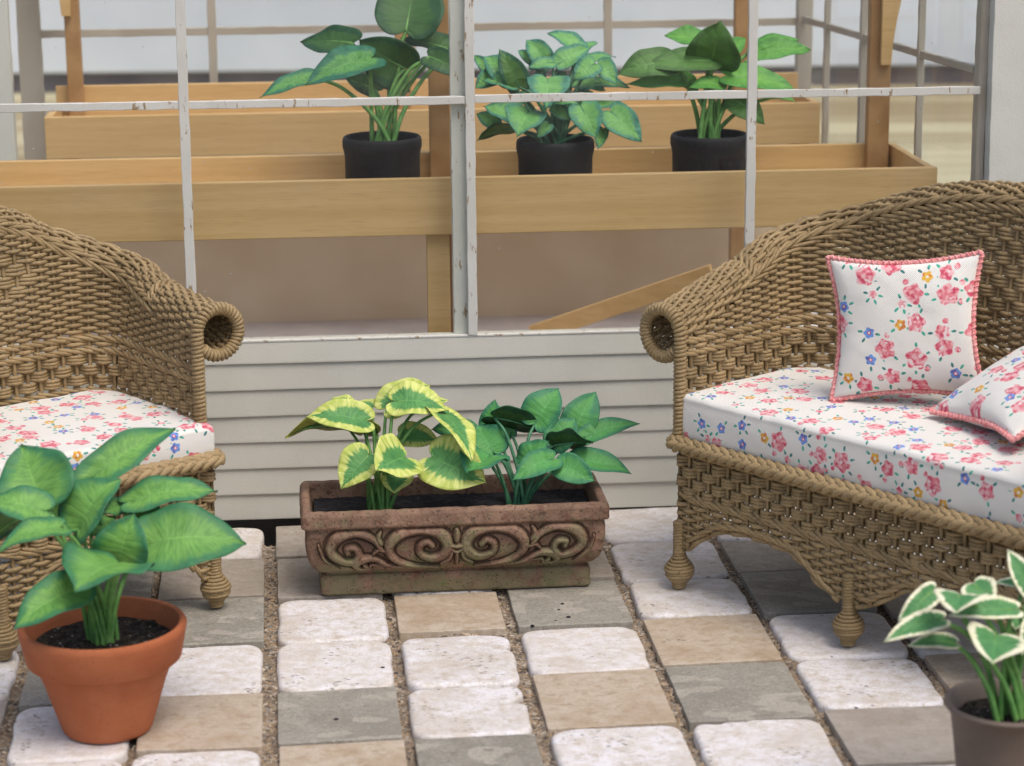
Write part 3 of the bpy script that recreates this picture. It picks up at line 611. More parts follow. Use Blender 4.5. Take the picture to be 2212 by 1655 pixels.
class Weave:
    """woven strands on a surface f(s, w)->(pos, normal); stakes every ds along s"""
    def __init__(s, f, S, ns, accs, part_of):
        s.f = f; s.S = S; s.ns = ns; s.ds = S/ns; s.accs = accs; s.part_of = part_of; s.M = 7
        s.t = np.linspace(0, S, ns*s.M+1); s.row_id = 0
    def emit(s, P, N, mask, r, val=0., sides=6):
        idx = np.where(mask)[0]
        if len(idx) < 3: return
        runs = np.split(idx, np.where(np.diff(idx) > 1)[0]+1)
        for q in runs:
            if len(q) < 3: continue
            pid = s.part_of(s.t[q]); cuts = np.where(np.diff(pid) != 0)[0]
            st = 0
            for c in list(cuts)+[len(q)-1]:
                seg = q[st:min(c+2, len(q))]; 
                if len(seg) >= 3: tube(s.accs[int(pid[st])], P[seg], r if np.isscalar(r) else r[seg], hint=N[seg], sides=sides, val=val)
                st = c+1
    def plain(s, w, parity, mask=None, A=.0062, r=CR, flat=1., grp=None, val=None):
        s.row_id += 1; w = np.broadcast_to(w, s.t.shape)
        k = s.t/s.ds; i0 = np.floor(k).astype(int); fr = k-i0
        par = np.broadcast_to(parity, (s.ns+2,)) if grp is None else grp
        sg = lambda i: np.where((i+par[np.clip(i, 0, s.ns+1)]) % 2 == 0, 1., -1.)
        e = (1-np.cos(pi*fr))/2; off = sg(i0)*(1-e)+sg(i0+1)*e
        if flat != 1: off = np.clip(off*flat, -1, 1)*(1+.10*off*np.sign(off))
        jit = (vnoise(s.t*25+s.row_id*7.3, s.t*0+s.row_id, 8)-.5)*.0022; ja = 1+(vnoise(s.t*40, s.t*0+s.row_id*3.1, 9)-.5)*.3
        P, N = s.f(s.t, w+jit)
        P = P+N*(off*A*ja)[:, None]
        m = np.ones(len(s.t), bool) if mask is None else mask
        s.emit(P, N, m, r*(1+(vnoise(s.t*60, s.t*0+s.row_id*1.7, 2)-.5)*.12), rng.random()*.5 if val is None else val)
    def basket(s, w, parity, mask=None):
        for k in (-1, 0, 1): s.plain(w+k*.0088*(1-0.0), parity, mask, A=.0078, r=.0049, flat=1.5)
    def wale(s, w, mask=None, slope=.016, span=2.1, out=.0085, flip=1, r=CR*1.02):
        """slanted overlapping cords, one starting at each stake"""
        w = np.broadcast_to(w, s.t.shape)
        for i in range(s.ns):
            u = np.linspace(0, 1, 12); st = s.t[0]+(i+u*span-.3)*s.ds; ok = (st >= 0) & (st <= s.S)
            if ok.sum() < 5: continue
            u, st = u[ok], st[ok]; mi = np.clip(np.round(st/s.ds*s.M).astype(int), 0, len(s.t)-1)
            if mask is not None and not mask[mi].mean() > .6: continue
            ww = np.interp(st, s.t, w)+flip*(.5-u)*slope
            P, N = s.f(st, ww); P = P+N*((out*np.sin(pi*np.clip(u, 0, 1))**.6-.002)[:, None])
            pid = int(s.part_of(st[len(st)//2:len(st)//2+1])[0])
            tube(s.accs[pid], P, r, hint=N, sides=6, val=rng.random()*.6)
    def stakes(s, w0, w1, r=.0055, acc=None, skip=None):
        for i in range(s.ns+1):
            si = i*s.ds
            a0 = w0(si) if callable(w0) else w0; a1 = w1(si) if callable(w1) else w1
            if a1-a0 < .01: continue
            if skip and skip(si): continue
            ww = np.linspace(a0, a1, max(4, int((a1-a0)/.014))); P, N = s.f(np.full(len(ww), si), ww)
            pid = int(s.part_of(np.array([si]))[0]); tube(s.accs[pid] if acc is None else acc, P, r, hint=np.tile([0.31, .2, .9], (len(ww), 1)), sides=6)

def foot(par, x, y, name='leg', h=.115, ball=.036):
    a = Acc(); z = [0.0, .012, .022, .029, .038, .052, .065, .075, .085, .097, h+.07]
    r = [.0165, .019, .020, .029, .0365, .039, .0365, .029, .0195, .0168, .017]
    zz = np.linspace(.004, h+.07, 90); P = np.stack([zz*0+x, zz*0+y, zz], 1); rr = np.interp(zz, z, r)
    # arc length accounts for the ball, so space turns by slope
    helix_wrap(a, P, rr-.004, .0078, cr=.0050, seg=14, val=.3); return a.build(name, M_WICK, par)

def make_seat(name, F, L, D, ztop, Rr, lean, seat_z, label, cat, mid=False, dia=None, zb=(.50, .585), inset=0., yo=0.):
    root = thing(name, F.o, label, cat, F.a)
    rc = .12; La = D-rc; Lc = rc*pi/2; Lb = L-2*rc; S = 2*La+2*Lc+Lb
    def base(s):
        s = np.asarray(s, float); x = np.zeros_like(s); y = np.zeros_like(s); nx = np.zeros_like(s); ny = np.zeros_like(s)
        m1 = s < La; x[m1] = 0; y[m1] = s[m1]; nx[m1] = -1
        m2 = (s >= La) & (s < La+Lc); t = (s[m2]-La)/rc; x[m2] = rc-rc*np.cos(t); y[m2] = La+rc*np.sin(t); nx[m2] = -np.cos(t); ny[m2] = np.sin(t)
        m3 = (s >= La+Lc) & (s < La+Lc+Lb); x[m3] = rc+s[m3]-La-Lc; y[m3] = D; ny[m3] = 1
        m4 = (s >= La+Lc+Lb) & (s < S-La); t = (s[m4]-La-Lc-Lb)/rc; x[m4] = L-rc+rc*np.sin(t); y[m4] = La+rc*np.cos(t); nx[m4] = np.sin(t); ny[m4] = np.cos(t)
        m5 = s >= S-La; x[m5] = L; y[m5] = S-s[m5]; nx[m5] = 1
        return x, y, nx, ny
    tt = lambda s: np.minimum(s, S-s)
    ip = lambda tab, s: np.interp(tt(s), [p[0] for p in tab], [p[1] for p in tab])
    def smooth_ip(tab):
        gs = np.linspace(0, S/2, 200); v = np.interp(gs, [p[0] for p in tab], [p[1] for p in tab]); k = np.hanning(31); k /= k.sum()
        v2 = np.convolve(np.pad(v, 15, 'reflect', reflect_type='odd'), k, 'valid'); return lambda s: np.interp(tt(np.asarray(s, float)), gs, v2)
    zt, Rf, lf = smooth_ip(ztop), smooth_ip(Rr), smooth_ip(lean)
    z0 = .40
    Wz = lambda s: zt(s)-Rf(s)-CR-z0
    def f(s, w):
        s = np.asarray(s, float); w = np.asarray(w, float); x, y, nx, ny = base(s); y = yo+y*(D-yo)/D; W = Wz(s); R = Rf(s); lnn = lf(s)
        zc = W+z0; up = np.minimum(w, W); z = z0+up; off = lnn*np.clip((z-.5)/(zc-.5), 0, 1)**1.4
        th = np.maximum(w-W, 0)/R
        ins = inset*np.clip(1-tt(s)/.38, 0, 1)**.8; hor = off+R-R*np.cos(th)-ins; zz = np.where(th > 0, zc+R*np.sin(th), z)
        P = np.stack([x+nx*hor, y+ny*hor, zz], 1)
        N = np.stack([-nx*np.cos(th), -ny*np.cos(th), np.sin(th)], 1)
        return P, N
    accL, accB, accR = Acc(), Acc(), Acc(); cutL = La+.05
    part = lambda s: np.where(np.asarray(s) < cutL, 0, np.where(np.asarray(s) > S-cutL, 2, 1))
    ns = int(round(S/.0345)); ns -= ns % 2
    W_ = Weave(f, S, ns, [accL, accB, accR], part); t = W_.t
    Wt = Wz(t); line = Wt-.012
    ramp = np.clip((tt(t)-.22)/.1, 0, 1)
    low = 0.0
    # lower rows hidden by the cushion, then basket band, wales and open row
    w = .004; k = 0
    while w+z0 < zb[0]-.03: W_.plain(np.full_like(t, w), k % 2); w += .0135; k += 1
    W_.wale(np.full_like(t, zb[0]-z0-.014)); g = 0
    nb = int(round((zb[1]-zb[0])/.0275)); hb = (zb[1]-zb[0])/nb
    for g in range(nb): W_.basket(np.full_like(t, zb[0]-z0+hb*(g+.5)), g % 2)
    W_.wale(np.full_like(t, zb[1]-z0+.010)); W_.plain(np.full_like(t, zb[1]-z0+.026), 0, A=.0072, r=.0062, val=.6)
    W_.wale(np.full_like(t, zb[1]-z0+.042))
    w = zb[1]-z0+.058; k = 0; sc = S/2
    st_i = np.arange(ns+2)*W_.ds
    while True:
        m = w < line-.004
        if not m.any(): break
        kz = w+z0
        if dia is None: g_ = np.full(ns+2, k)
        else:
            ind = np.abs(st_i-sc)/dia[0]+abs(kz-dia[1])/dia[2] < 1; g_ = np.where(ind, k//3, k)
        W_.plain(np.full_like(t, w), 0, m, grp=g_); w += .0096; k += 1
    # the wale that follows the crest, then the rows over the roll
    far = tt(t) > .26
    W_.wale(line+.003, mask=far, slope=.020); W_.wale(line+.020, mask=far, slope=-.016, span=2.2, out=.008)
    k2 = 0
    while True:
        w2 = line+.004+np.where(far, .030, .0)*np.clip((tt(t)-.26)/.03, 0, 1)+k2*.0098
        m = (w2-Wt)/Rf(t) < rad(300)
        if not m.any() or k2 > 46: break
        W_.plain(w2, k2 % 2, m); k2 += 1
    W_.stakes(0, lambda s: float(Wz(np.array([s]))[0]+Rf(np.array([s]))[0]*rad(296)))
    # scroll bindings at the arm fronts
    for side, ac, nm in ((0, accL, 'L'), (1, accR, 'R')):
        sg = -1 if side == 0 else 1; x = (0 if side == 0 else L)-sg*inset; R = float(Rf(np.array([0.]))[0]); zc = float(Wz(np.array([0.]))[0])+z0
        P = [(x, yo-.004, z) for z in np.linspace(.405, zc, 30)]
        for th in np.linspace(0, rad(322), 60)[1:]: P.append((x+sg*(R-R*cos(th)), yo-.004, zc+R*sin(th)))
        b = Acc(); helix_wrap(b, np.array(P), .0120, .0106, val=.2)
        arm = ac.build('armrest', M_WICK, root); b.build('scroll_binding', M_WICK, arm)
    accB.build('backrest', M_WICK, root)
    # seat deck that carries the cushion
    a = Acc(); box(a, .012, L-.012, .02, D-.02, .352, .396); bevel(a.build('seat_deck', M_STAKE, root, smooth=False), .004)
    # plaited rail round the front and sides
    pr_ = []; nr = []
    for q in np.linspace(D-.02, .03, 20): pr_.append((-.022, q)); nr.append((-1, 0))
    for q in np.linspace(0, pi/2, 10): pr_.append((.006-.028*cos(q), .008-.030*sin(q))); nr.append((-cos(q), -sin(q)))
    for q in np.linspace(.02, L-.02, 60): pr_.append((q, -.022)); nr.append((0, -1))
    for q in np.linspace(pi/2, 0, 10): pr_.append((L-.006+.028*cos(q), .008-.030*sin(q))); nr.append((cos(q), -sin(q)))
    for q in np.linspace(.03, D-.02, 20): pr_.append((L+.022, q)); nr.append((1, 0))
    pa = np.array([(x, y, .397) for x, y in pr_]); na = np.array([(x*.75, y*.75, .66) for x, y in nr]); ua = np.array([(-x*.66, -y*.66, .75) for x, y in nr])
    a = Acc(); braid_row(a, pa, na, ua, amp=.0135, dep=.0058, r=.0094, period=.082)
    tube(a, pa-na*.009, .009, hint=ua); a.build('seat_rail', M_WICK, root)
    # aprons
    def edge_front(x):
        u = min(x, L-x)
        if mid: tab = [(0, .10), (.02, .105), (.045, .125), (.10, .165), (.144, .187), (.229, .200), (.313, .197), (.396, .190), (.437, .163), (.492, .127), (.54, .109), (.575, .103)]
        else: tab = [(0, .05), (.03, .065), (.055, .10), (.10, .165), (.16, .20), (.22, .215), (.30, .212)]
        return float(np.interp(u, [p[0] for p in tab], [p[1] for p in tab]))
    def apron(p0, dx, nrm, Ln, edge, nm='apron'):
        p0, dx, nrm = map(np.array, (p0, dx, nrm)); acc = Acc()
        ff = lambda s, w: (p0+np.asarray(s)[:, None]*dx+np.asarray(w)[:, None]*np.array([0, 0, 1.]), np.broadcast_to(nrm.astype(float), (len(s), 3)))
        n = int(round(Ln/.034)); n -= n % 2; Wv = Weave(ff, Ln, n, [acc], lambda s: np.zeros(len(s), int)); t = Wv.t
        e = np.array([edge(x) for x in t]); 
        e = np.convolve(np.pad(e, 6, 'edge'), np.hanning(15)[1:-1]/np.hanning(15)[1:-1].sum(), 'valid')
        c = lambda z: np.full_like(t, z)
        Wv.wale(c(.372), slope=.012)
        for g in range(4): Wv.basket(c(.348-.0265*g), g % 2)
        Wv.wale(c(.254), slope=.024, span=2.3)
        Wv.plain(c(.233), 0, A=.007, r=.0062); Wv.plain(c(.2195), 1, e < .205, A=.006)
        z = .2085; k = 0
        while z > e.min(): Wv.plain(c(z), k % 2, e+.008 < z, A=.006); z -= .0112; k += 1
        Wv.wale(e+.017, mask=e > .112, slope=.014, span=2.2, out=.011); Wv.plain(e+.001, 0, e > .108, A=.0065, r=.0068)
        Wv.stakes(lambda s: float(np.interp(s, t, e)), .385, r=.0052)
        return acc.build(nm, M_WICK, root)
    apron((0, 0, 0), (1, 0, 0), (0, -1, 0), L, edge_front)
    es = lambda x: float(np.interp(min(x, D-x), [0, .03, .06, .12, .3], [.09, .11, .16, .20, .215]))
    apron((0, D, 0), (0, -1, 0), (-1, 0, 0), D, es); apron((L, 0, 0), (0, 1, 0), (1, 0, 0), D, es)
    apron((L, D, 0), (-1, 0, 0), (0, 1, 0), L, edge_front)
    for (x, y) in ((0, 0), (L, 0), (0, D), (L, D))+(((L/2, 0), (L/2, D)) if mid else ()): foot(root, x, y)
    return root

sofa = make_seat('wicker_sofa', SF, 1.15, .50,
    [(0, .738), (.10, .768), (.2, .800), (.30, .835), (.38, .868), (.5, .925), (.6, .972), (.75, 1.022), (.9, 1.05), (1.03, 1.058)],
    [(0, .062), (.12, .058), (.25, .046), (.4, .040), (1.1, .038)], [(0, 0), (.3, .02), (.5, .045), (1.1, .065)],
    .52, 'brown woven wicker sofa with rolled arms and ball feet at the right', 'sofa', mid=True, dia=(.26, .85, .13), zb=(.53, .612))
chair = make_seat('wicker_chair', CF, .59, .53,
    [(0, .770), (.12, .775), (.25, .786), (.38, .808), (.47, .84), (.55, .885), (.63, .945), (.70, .975), (.773, .990)],
    [(0, .060), (.12, .056), (.25, .047), (.4, .042), (1.1, .040)], [(0, 0), (.3, .02), (.5, .045), (1.1, .065)],
    .48, 'brown woven wicker armchair with rolled arm standing at the left behind the terracotta pot', 'chair', dia=(.16, .80, .085), zb=(.495, .578), inset=.004, yo=.038)

# cushions -----------------------------------------------------------
def seat_cushion(F, L, y0, y1, z0, z1, label, x0=.0, uvo=(0, 0), group=None):
    root_loc = F(x0, y0, z0); W, Dp, H = L, y1-y0, z1-z0; r = .016
    n = 90; m = 50
    # closed loop section: front face + top + back, swept in x; metric uv continues over the front edge
    sec = [(r*.5, 0), (0, r*.5)]; 
    for z in np.linspace(.012, H-r, 10): sec.append((0-.004*sin(pi*z/H), z))
    for a_ in np.linspace(0, pi/2, 7)[1:]: sec.append((r-r*cos(a_)-.003, H-r+r*sin(a_)))
    for y in np.linspace(r*1.5, Dp-r, m): sec.append((y, H+.006*sin(pi*y/Dp)))
    for a_ in np.linspace(0, pi/2, 6)[1:]: sec.append((Dp-r+r*sin(a_), H-r+r*cos(a_)))
    sec.append((Dp, .003)); sec.append((Dp-.006, 0)); sec = np.array(sec)
    sl = np.concatenate([[0], np.cumsum(np.linalg.norm(np.diff(sec, axis=0), axis=1))])
    # x stations with eased ends
    ex = [0, .0015, .005, .012]; xs = np.concatenate([ex, np.linspace(.02, W-.02, n), W-np.array(ex[::-1])])
    ins = np.interp(np.minimum(xs, W-xs), ex, [.010, .0055, .002, 0])
    V = []; UV = []
    cy, cz = Dp/2, H/2
    for x, i_ in zip(xs, ins):
        y = sec[:, 0]; z = sec[:, 1]; d = np.hypot(y-cy, z-cz); 
        yy = np.where(y < r*1.2, y+i_, np.where(y > Dp-r*1.2, y-i_, y)); zz = np.where(z > H-r*1.2, z-i_, np.where(z < .01, z+i_*.4, z))
        wr = (vnoise(np.full(len(y), x*14), sl*14, 3)-.5)*.005+(vnoise(np.full(len(y), x*45), sl*45, 5)-.5)*.0012
        zz = zz+np.where(z > .02, wr, 0); yy = yy-np.where((y < .01) & (z > .01), wr, 0)
        V.append(np.stack([np.full(len(y), x), yy, zz], 1)); UV.append(np.stack([np.full(len(y), x)+uvo[0], sl+uvo[1]], 1))
    k = len(sec); a = Acc(); a.add(np.concatenate(V), grid_faces(len(xs), k)[:, ::-1], np.concatenate(UV))
    # side caps
    for e, fl in ((0, 1), (-1, -1)):
        q = V[e]; c = q.mean(0); A_ = q; B_ = c+(q-c)*.02
        vv = np.concatenate([A_, B_]); uv = np.stack([vv[:, 1]+3.3, vv[:, 2]+.4], 1); a.add(vv, grid_faces(2, k, True)[:, ::fl], uv)
    a.add([(0+.004, .004, .001), (W-.004, .004, .001), (W-.004, Dp-.004, .001), (.004, Dp-.004, .001)], [(0, 3, 2, 1)])
    o = a.build('seat_cushion', M_CLOTH); o.location = root_loc; o.rotation_euler = (0, 0, F.a); return tag(o, label, 'cushion', group)
seat_cushion(SF, 1.138, -.004, .485, .402, .522, 'long white floral seat cushion lying on the wicker sofa', .006, (0.02, .01))
seat_cushion(CF, .592, -.012, .515, .400, .482, 'square white floral seat cushion lying on the wicker armchair', .008, (1.83, .41))

def pillow(C, X, Y, size, thick, label, seed, uvo, bend=0):
    """C centre, X/Y edge directions (unit), pinched corners, crochet edging"""
    C, X, Y = map(np.array, (C, X, Y)); X = X/np.linalg.norm(X); Zn = np.cross(X, Y); Zn /= np.linalg.norm(Zn); Y = np.cross(Zn, X); n = 56
    u = np.linspace(-1, 1, n); U, V = np.meshgrid(u, u, indexing='ij'); hx, hy = (size[0]/2, size[1]/2) if isinstance(size, tuple) else (size/2, size/2)
    pin = lambda U, V: (U*hx*(1-.125*(1-V*V)*np.abs(U)**2), V*hy*(1-.12*(1-U*U)*np.abs(V)**2))
    PX, PY = pin(U, V)
    H = thick*((1-U**2)*(1-V**2))**.40
    wr = .010*(vnoise(U*2.1+seed, V*2.1, 3)-.5)+.003*(vnoise(U*6+seed, V*6, 4)-.5)
    edge = np.clip(1-np.maximum(abs(U), abs(V)), 0, .2)/.2; root = Vector(C)
    wv = (.010+.004*np.sin(seed))*np.sin(3.1*np.arctan2(V, U)+seed)
    Vt, UVt, Fc = [], [], []
    a = Acc()
    for sg in (1, -1):
        P = PX[..., None]*X+PY[..., None]*Y+(sg*(H+wr*edge)+wv*np.maximum(abs(U), abs(V))**4+bend*PX*PX)[..., None]*Zn
        f = grid_faces(n, n); f = f if sg > 0 else f[:, ::-1]
        a.add(P.reshape(-1, 3), f, np.stack([PX+uvo[0]+sg*.7, PY+uvo[1]], -1).reshape(-1, 2))
    o = a.build('throw_pillow', M_CLOTH); o.location = C; tag(o, label, 'pillow', None)
    # edging: looped cord round the seam
    q = np.linspace(-1, 1, 90)[:-1]; ring = np.concatenate([np.stack([q, q*0-1], 1), np.stack([q*0+1, q], 1), np.stack([-q, q*0+1], 1), np.stack([q*0-1, -q], 1)])
    rx, ry = pin(ring[:, 0], ring[:, 1]); w = (.010+.004*np.sin(seed))*np.sin(3.1*np.arctan2(ring[:, 1], ring[:, 0])+seed)
    R_ = np.stack([rx, ry], 1); k = np.hanning(9)[1:-1]; k /= k.sum(); R_ = np.stack([np.convolve(np.concatenate([R_[-3:, j], R_[:, j], R_[:3, j]]), k, 'valid') for j in (0, 1)], 1)
    ctr = R_*1.022; P = ctr[:, :1]*X+ctr[:, 1:]*Y+(w+bend*ctr[:, 0]**2)[:, None]*Zn; P = np.concatenate([P, P[:1]])
    b = Acc(); helix_wrap(b, P, .0036, .0088, cr=.0029, seg=9); helix_wrap(b, P+Zn*.001, .0052, .0145, cr=.0024, seg=11)
    b.build('crochet_trim', M_TRIM, o); return o
# upright pillow leaning on the backrest
ya = rad(-19); bl = gz(1803, 862, .53); px_ = np.array([cos(ya), sin(ya), .085]); px_ /= np.linalg.norm(px_); bk = np.array([-sin(ya), cos(ya), 0])
up_ = np.array([.03, 0, .99])+bk*.13; up_ -= px_*(up_@px_); up_ /= np.linalg.norm(up_)
pillow(bl+px_*.183+up_*.176, px_, up_, (.374, .352), .054, 'square floral pillow with pink crochet edge standing upright against the sofa back', 2, (.1, .22))
# second pillow lying on the front of the seat, cut by the frame
A_ = gz(2010, 885, .548); B_ = gz(2345, 1010, .575); e1 = B_-A_; e1 /= np.linalg.norm(e1)
up2 = np.array([.60, .66, .34]); up2 -= e1*(up2@e1); up2 /= np.linalg.norm(up2); pz = A_+e1*.185+up2*.185
pillow(pz, e1, up2, .37, .055, 'floral pillow with pink crochet edge lying tilted at the right end of the sofa seat', 5, (.63, .91))

# ------------------------------------------------------------------ trough planter with cast scrolls
def make_planter():
    L, D = .695, .215; root = thing('trough_planter', PF.o, 'weathered brown clay trough with cast scrollwork standing in the middle of the pavement', 'planter', PF.a)
    # profile: outward offset (from the plinth rectangle) against height
    prof = [(.000, .000), (.003, .004), (.004, .045), (.000, .053), (-.008, .057), (-.006, .062), (.010, .068), (.024, .085), (.033, .11), (.038, .14), (.039, .172), (.036, .186), (.038, .189), (.047, .192), (.049, .197), (.047, .226), (.043, .233)]
    pz = np.array(prof); sl = np.concatenate([[0], np.cumsum(np.hypot(*np.diff(pz, axis=0).T))])
    nv = 150; sv = np.linspace(0, sl[-1], nv); off = np.interp(sv, sl, pz[:, 0]); zz = np.interp(sv, sl, pz[:, 1])
    k = np.hanning(5)[1:-1]; k /= k.sum(); off = np.convolve(np.pad(off, 1, 'edge'), k, 'valid')
    # perimeter: front densely sampled, rounded corners
    per = []; rc = .014; nf = 560
    for x in np.linspace(rc, L-rc, nf): per.append((x, 0, 0, -1, x))
    for q in np.linspace(-pi/2, 0, 8)[1:]: per.append((L-rc+rc*cos(q), rc+rc*sin(q), cos(q), sin(q), -1))
    for y in np.linspace(rc, D-rc, 40)[1:]: per.append((L, y, 1, 0, -1))
    for q in np.linspace(0, pi/2, 8)[1:]: per.append((L-rc+rc*cos(q), D-rc+rc*sin(q), cos(q), sin(q), -1))
    for x in np.linspace(L-rc, rc, 60)[1:]: per.append((x, D, 0, 1, -1))
    for q in np.linspace(pi/2, pi, 8)[1:]: per.append((rc+rc*cos(q), D-rc+rc*sin(q), cos(q), sin(q), -1))
    for y in np.linspace(D-rc, rc, 40)[1:]: per.append((0, y, -1, 0, -1))
    for q in np.linspace(pi, 1.5*pi, 8)[1:-1]: per.append((rc+rc*cos(q), rc+rc*sin(q), cos(q), sin(q), -1))
    per = np.array(per)
    # relief drawn in front-face coordinates (x from -.04 to .74, z from .07 to .185)
    strokes = []
    def spiral(cx, cz, r0, turns, a0, sgn, w0, w1, sq=1., tail=None):
        n = 60; t = np.linspace(0, 1, n); a_ = a0+sgn*turns*2*pi*t; r = r0*(1-t)**1.0+.003; x = cx+r*np.cos(a_)*1.15; z = cz+r*np.sin(a_)*sq
        P = np.stack([x, z], 1); w = w0+(w1-w0)*t
        if tail is not None:
            T = crom(np.array(list(tail)+[tuple(P[0])]), 40)[:-1]; P = np.concatenate([T, P]); w = np.concatenate([np.linspace(w0*.35, w0, 39), w])
        strokes.append((P, w))
    def line(pts, w0, w1, wm=None):
        P = crom(pts, 40); t = np.linspace(0, 1, 40); w = w0+(w1-w0)*t if wm is None else w0*(1-t)*(1-t)+2*wm*t*(1-t)*1.0+w1*t*t
        strokes.append((P, w))
    c = .348                                       # centre of the front
    for s in (-1, 1):
        m_ = lambda x: c+s*x
        # big inner scrolls whose stem sweeps along the bottom
        spiral(m_(.070), .138, .040, 1.45, -pi/2 if s > 0 else -pi/2, 1 if s < 0 else -1, .0085, .006, .95,
               tail=None)
        P = crom([(m_(.050), .078), (m_(.11), .083), (m_(.155), .105), (m_(.165), .140), (m_(.135), .172), (m_(.085), .183), (m_(.040), .168), (m_(.022), .138), (m_(.035), .112), (m_(.062), .104), (m_(.088), .116), (m_(.090), .138), (m_(.072), .149), (m_(.060), .138)], 130)
        strokes.pop(); strokes.append((P, np.interp(np.linspace(0, 1, 130), [0, .3, .5, .8, 1], [.006, .0150, .0160, .0095, .0085])))
        # outer scrolls
        P = crom([(m_(.185), .135), (m_(.205), .160), (m_(.245), .178), (m_(.290), .165), (m_(.308), .133), (m_(.288), .106), (m_(.258), .100), (m_(.240), .118), (m_(.247), .138), (m_(.266), .138), (m_(.266), .126)], 110)
        strokes.append((P, np.interp(np.linspace(0, 1, 110), [0, .3, .6, 1], [.006, .0150, .0105, .008])))
        # low curl leaves
        P = crom([(m_(.115), .080), (m_(.165), .085), (m_(.205), .108), (m_(.240), .104), (m_(.256), .088), (m_(.244), .076), (m_(.228), .080), (m_(.232), .090)], 80)
        strokes.append((P, np.interp(np.linspace(0, 1, 80), [0, .4, 1], [.005, .0115, .007])))
        line([(m_(.16), .079), (m_(.19), .090), (m_(.215), .092), (m_(.222), .080)], .003, .004, .004)
        line([(m_(.185), .178), (m_(.190), .160), (m_(.182), .145)], .004, .004, .010)
        line([(m_(.178), .128), (m_(.192), .132), (m_(.205), .122)], .004, .003, .007)
        line([(m_(.012), .118), (m_(.020), .100), (m_(.040), .090)], .004, .004, .009)
        line([(m_(.300), .085), (m_(.325), .110), (m_(.335), .15)], .003, .003, .006)
    line([(c, .120), (c, .103), (c, .084)], .003, .003, .008); line([(c-.018, .137), (c, .134), (c+.018, .137)], .005, .005, .008)
    line([(c, .178), (c, .163), (c, .150)], .005, .007, .012); line([(c-.012, .126), (c, .120), (c+.012, .126)], .004, .004, .008)
    nfx = nf; gx = per[:nf, 0]; gx2 = -.04+(gx-rc)/(L-2*rc)*(L+.08)      # face widens with the bulge
    fx, fz = np.meshgrid(gx2, zz, indexing='ij'); rel = np.zeros_like(fx)
    for P, w in strokes:
        P = np.stack([c+(P[:, 0]-c)*1.10, .129+(P[:, 1]-.129)*1.05], 1)
        x0, x1, y0, y1 = P[:, 0].min()-.02, P[:, 0].max()+.02, P[:, 1].min()-.02, P[:, 1].max()+.02
        m = (fx > x0) & (fx < x1) & (fz > y0) & (fz < y1); q = np.stack([fx[m], fz[m]], 1)
        best = np.full(len(q), -1.)
        dmin = np.full(len(q), 9.)
        for i in range(0, len(P)):
            dd = np.hypot(q[:, 0]-P[i, 0], q[:, 1]-P[i, 1]); best = np.maximum(best, (1-(dd/w[i])**2)*(.55+.45*w[i]/.009)); dmin = np.minimum(dmin, dd/w[i])
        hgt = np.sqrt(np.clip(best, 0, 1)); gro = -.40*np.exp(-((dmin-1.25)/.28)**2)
        cur = rel[m]; rel[m] = np.where(hgt > 0, np.maximum(cur, hgt), np.where(cur > 0, cur, np.minimum(cur, gro)))
    fade = np.clip((fz-.069)/.006, 0, 1)*np.clip((.187-fz)/.006, 0, 1); rel *= fade
    O = np.broadcast_to(off[None], (len(per), nv)).copy(); O[:nf] += rel*.0165
    nz = (vnoise(np.arange(len(per))[:, None]*.06+0*zz, zz[None]*40+0*per[:, :1], 3)-.5)*.0030+(vnoise(np.arange(len(per))[:, None]*.3+0*zz, zz[None]*150+0*per[:, :1], 6)-.5)*.0012
    O += nz
    # stretch x on the front/back to follow the widening corners
    X = per[:, 0:1]+per[:, 2:3]*O; Y = per[:, 1:2]+per[:, 3:4]*O
    fr = (np.abs(per[:, 3]) > .99)[:, None]; base = off[None]
    X = np.where(fr, (per[:, 0:1]-L/2)*(L/2-rc+base)/(L/2-rc)+L/2, X); 
    Xc = np.where(~fr & (np.abs(per[:, 2:3]) < .99), per[:, 0:1]+np.sign(per[:, 2:3])*O, X); X = np.where(~fr, Xc, X)
    sd_ = (np.abs(per[:, 2]) > .99)[:, None]; Y = np.where(sd_, (per[:, 1:2]-D/2)*(D/2-rc+base)/(D/2-rc)+D/2, Y)
    Yc = np.where(~sd_ & ~fr, per[:, 1:2]+np.sign(per[:, 3:4])*O, Y); Y = Yc if True else Y
    Z = np.broadcast_to(zz[None], X.shape)
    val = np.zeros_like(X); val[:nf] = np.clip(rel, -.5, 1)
    V = np.stack([X, Y, Z], -1); a = Acc(); n = len(per)
    # lip and inner walls
    ctr = np.array([L/2, D/2]); rings = [V[:, k_] for k_ in range(nv)]
    top = V[:, -1]
    for ins, dz in ((.003, .0025), (.007, .003), (.015, .0025), (.019, .0), (.021, -.006), (.024, -.03), (.028, -.06), (.030, -.085)):
        q = top.copy(); hx, hy = (top[:, 0].max()-top[:, 0].min())/2, (top[:, 1].max()-top[:, 1].min())/2
        q[:, 0] = ctr[0]+(top[:, 0]-ctr[0])*(hx-ins)/hx; q[:, 1] = ctr[1]+(top[:, 1]-ctr[1])*(hy-ins)/hy; q[:, 2] = top[:, 2]+dz+(vnoise(q[:, 0]*60, q[:, 1]*60, 2)-.5)*.003; rings.append(q)
    R_ = np.stack(rings, 1); vals = np.concatenate([val, np.full((n, len(rings)-nv), .35)], 1)
    nn = len(rings); i = np.arange(n)[:, None]; j = np.arange(nn-1)[None]; i2 = (i+1) % n
    f = np.stack([i*nn+j, i2*nn+j, i2*nn+j+1, i*nn+j+1], -1).reshape(-1, 4)
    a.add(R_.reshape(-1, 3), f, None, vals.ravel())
    a.build('trough', M_PLANT, root)
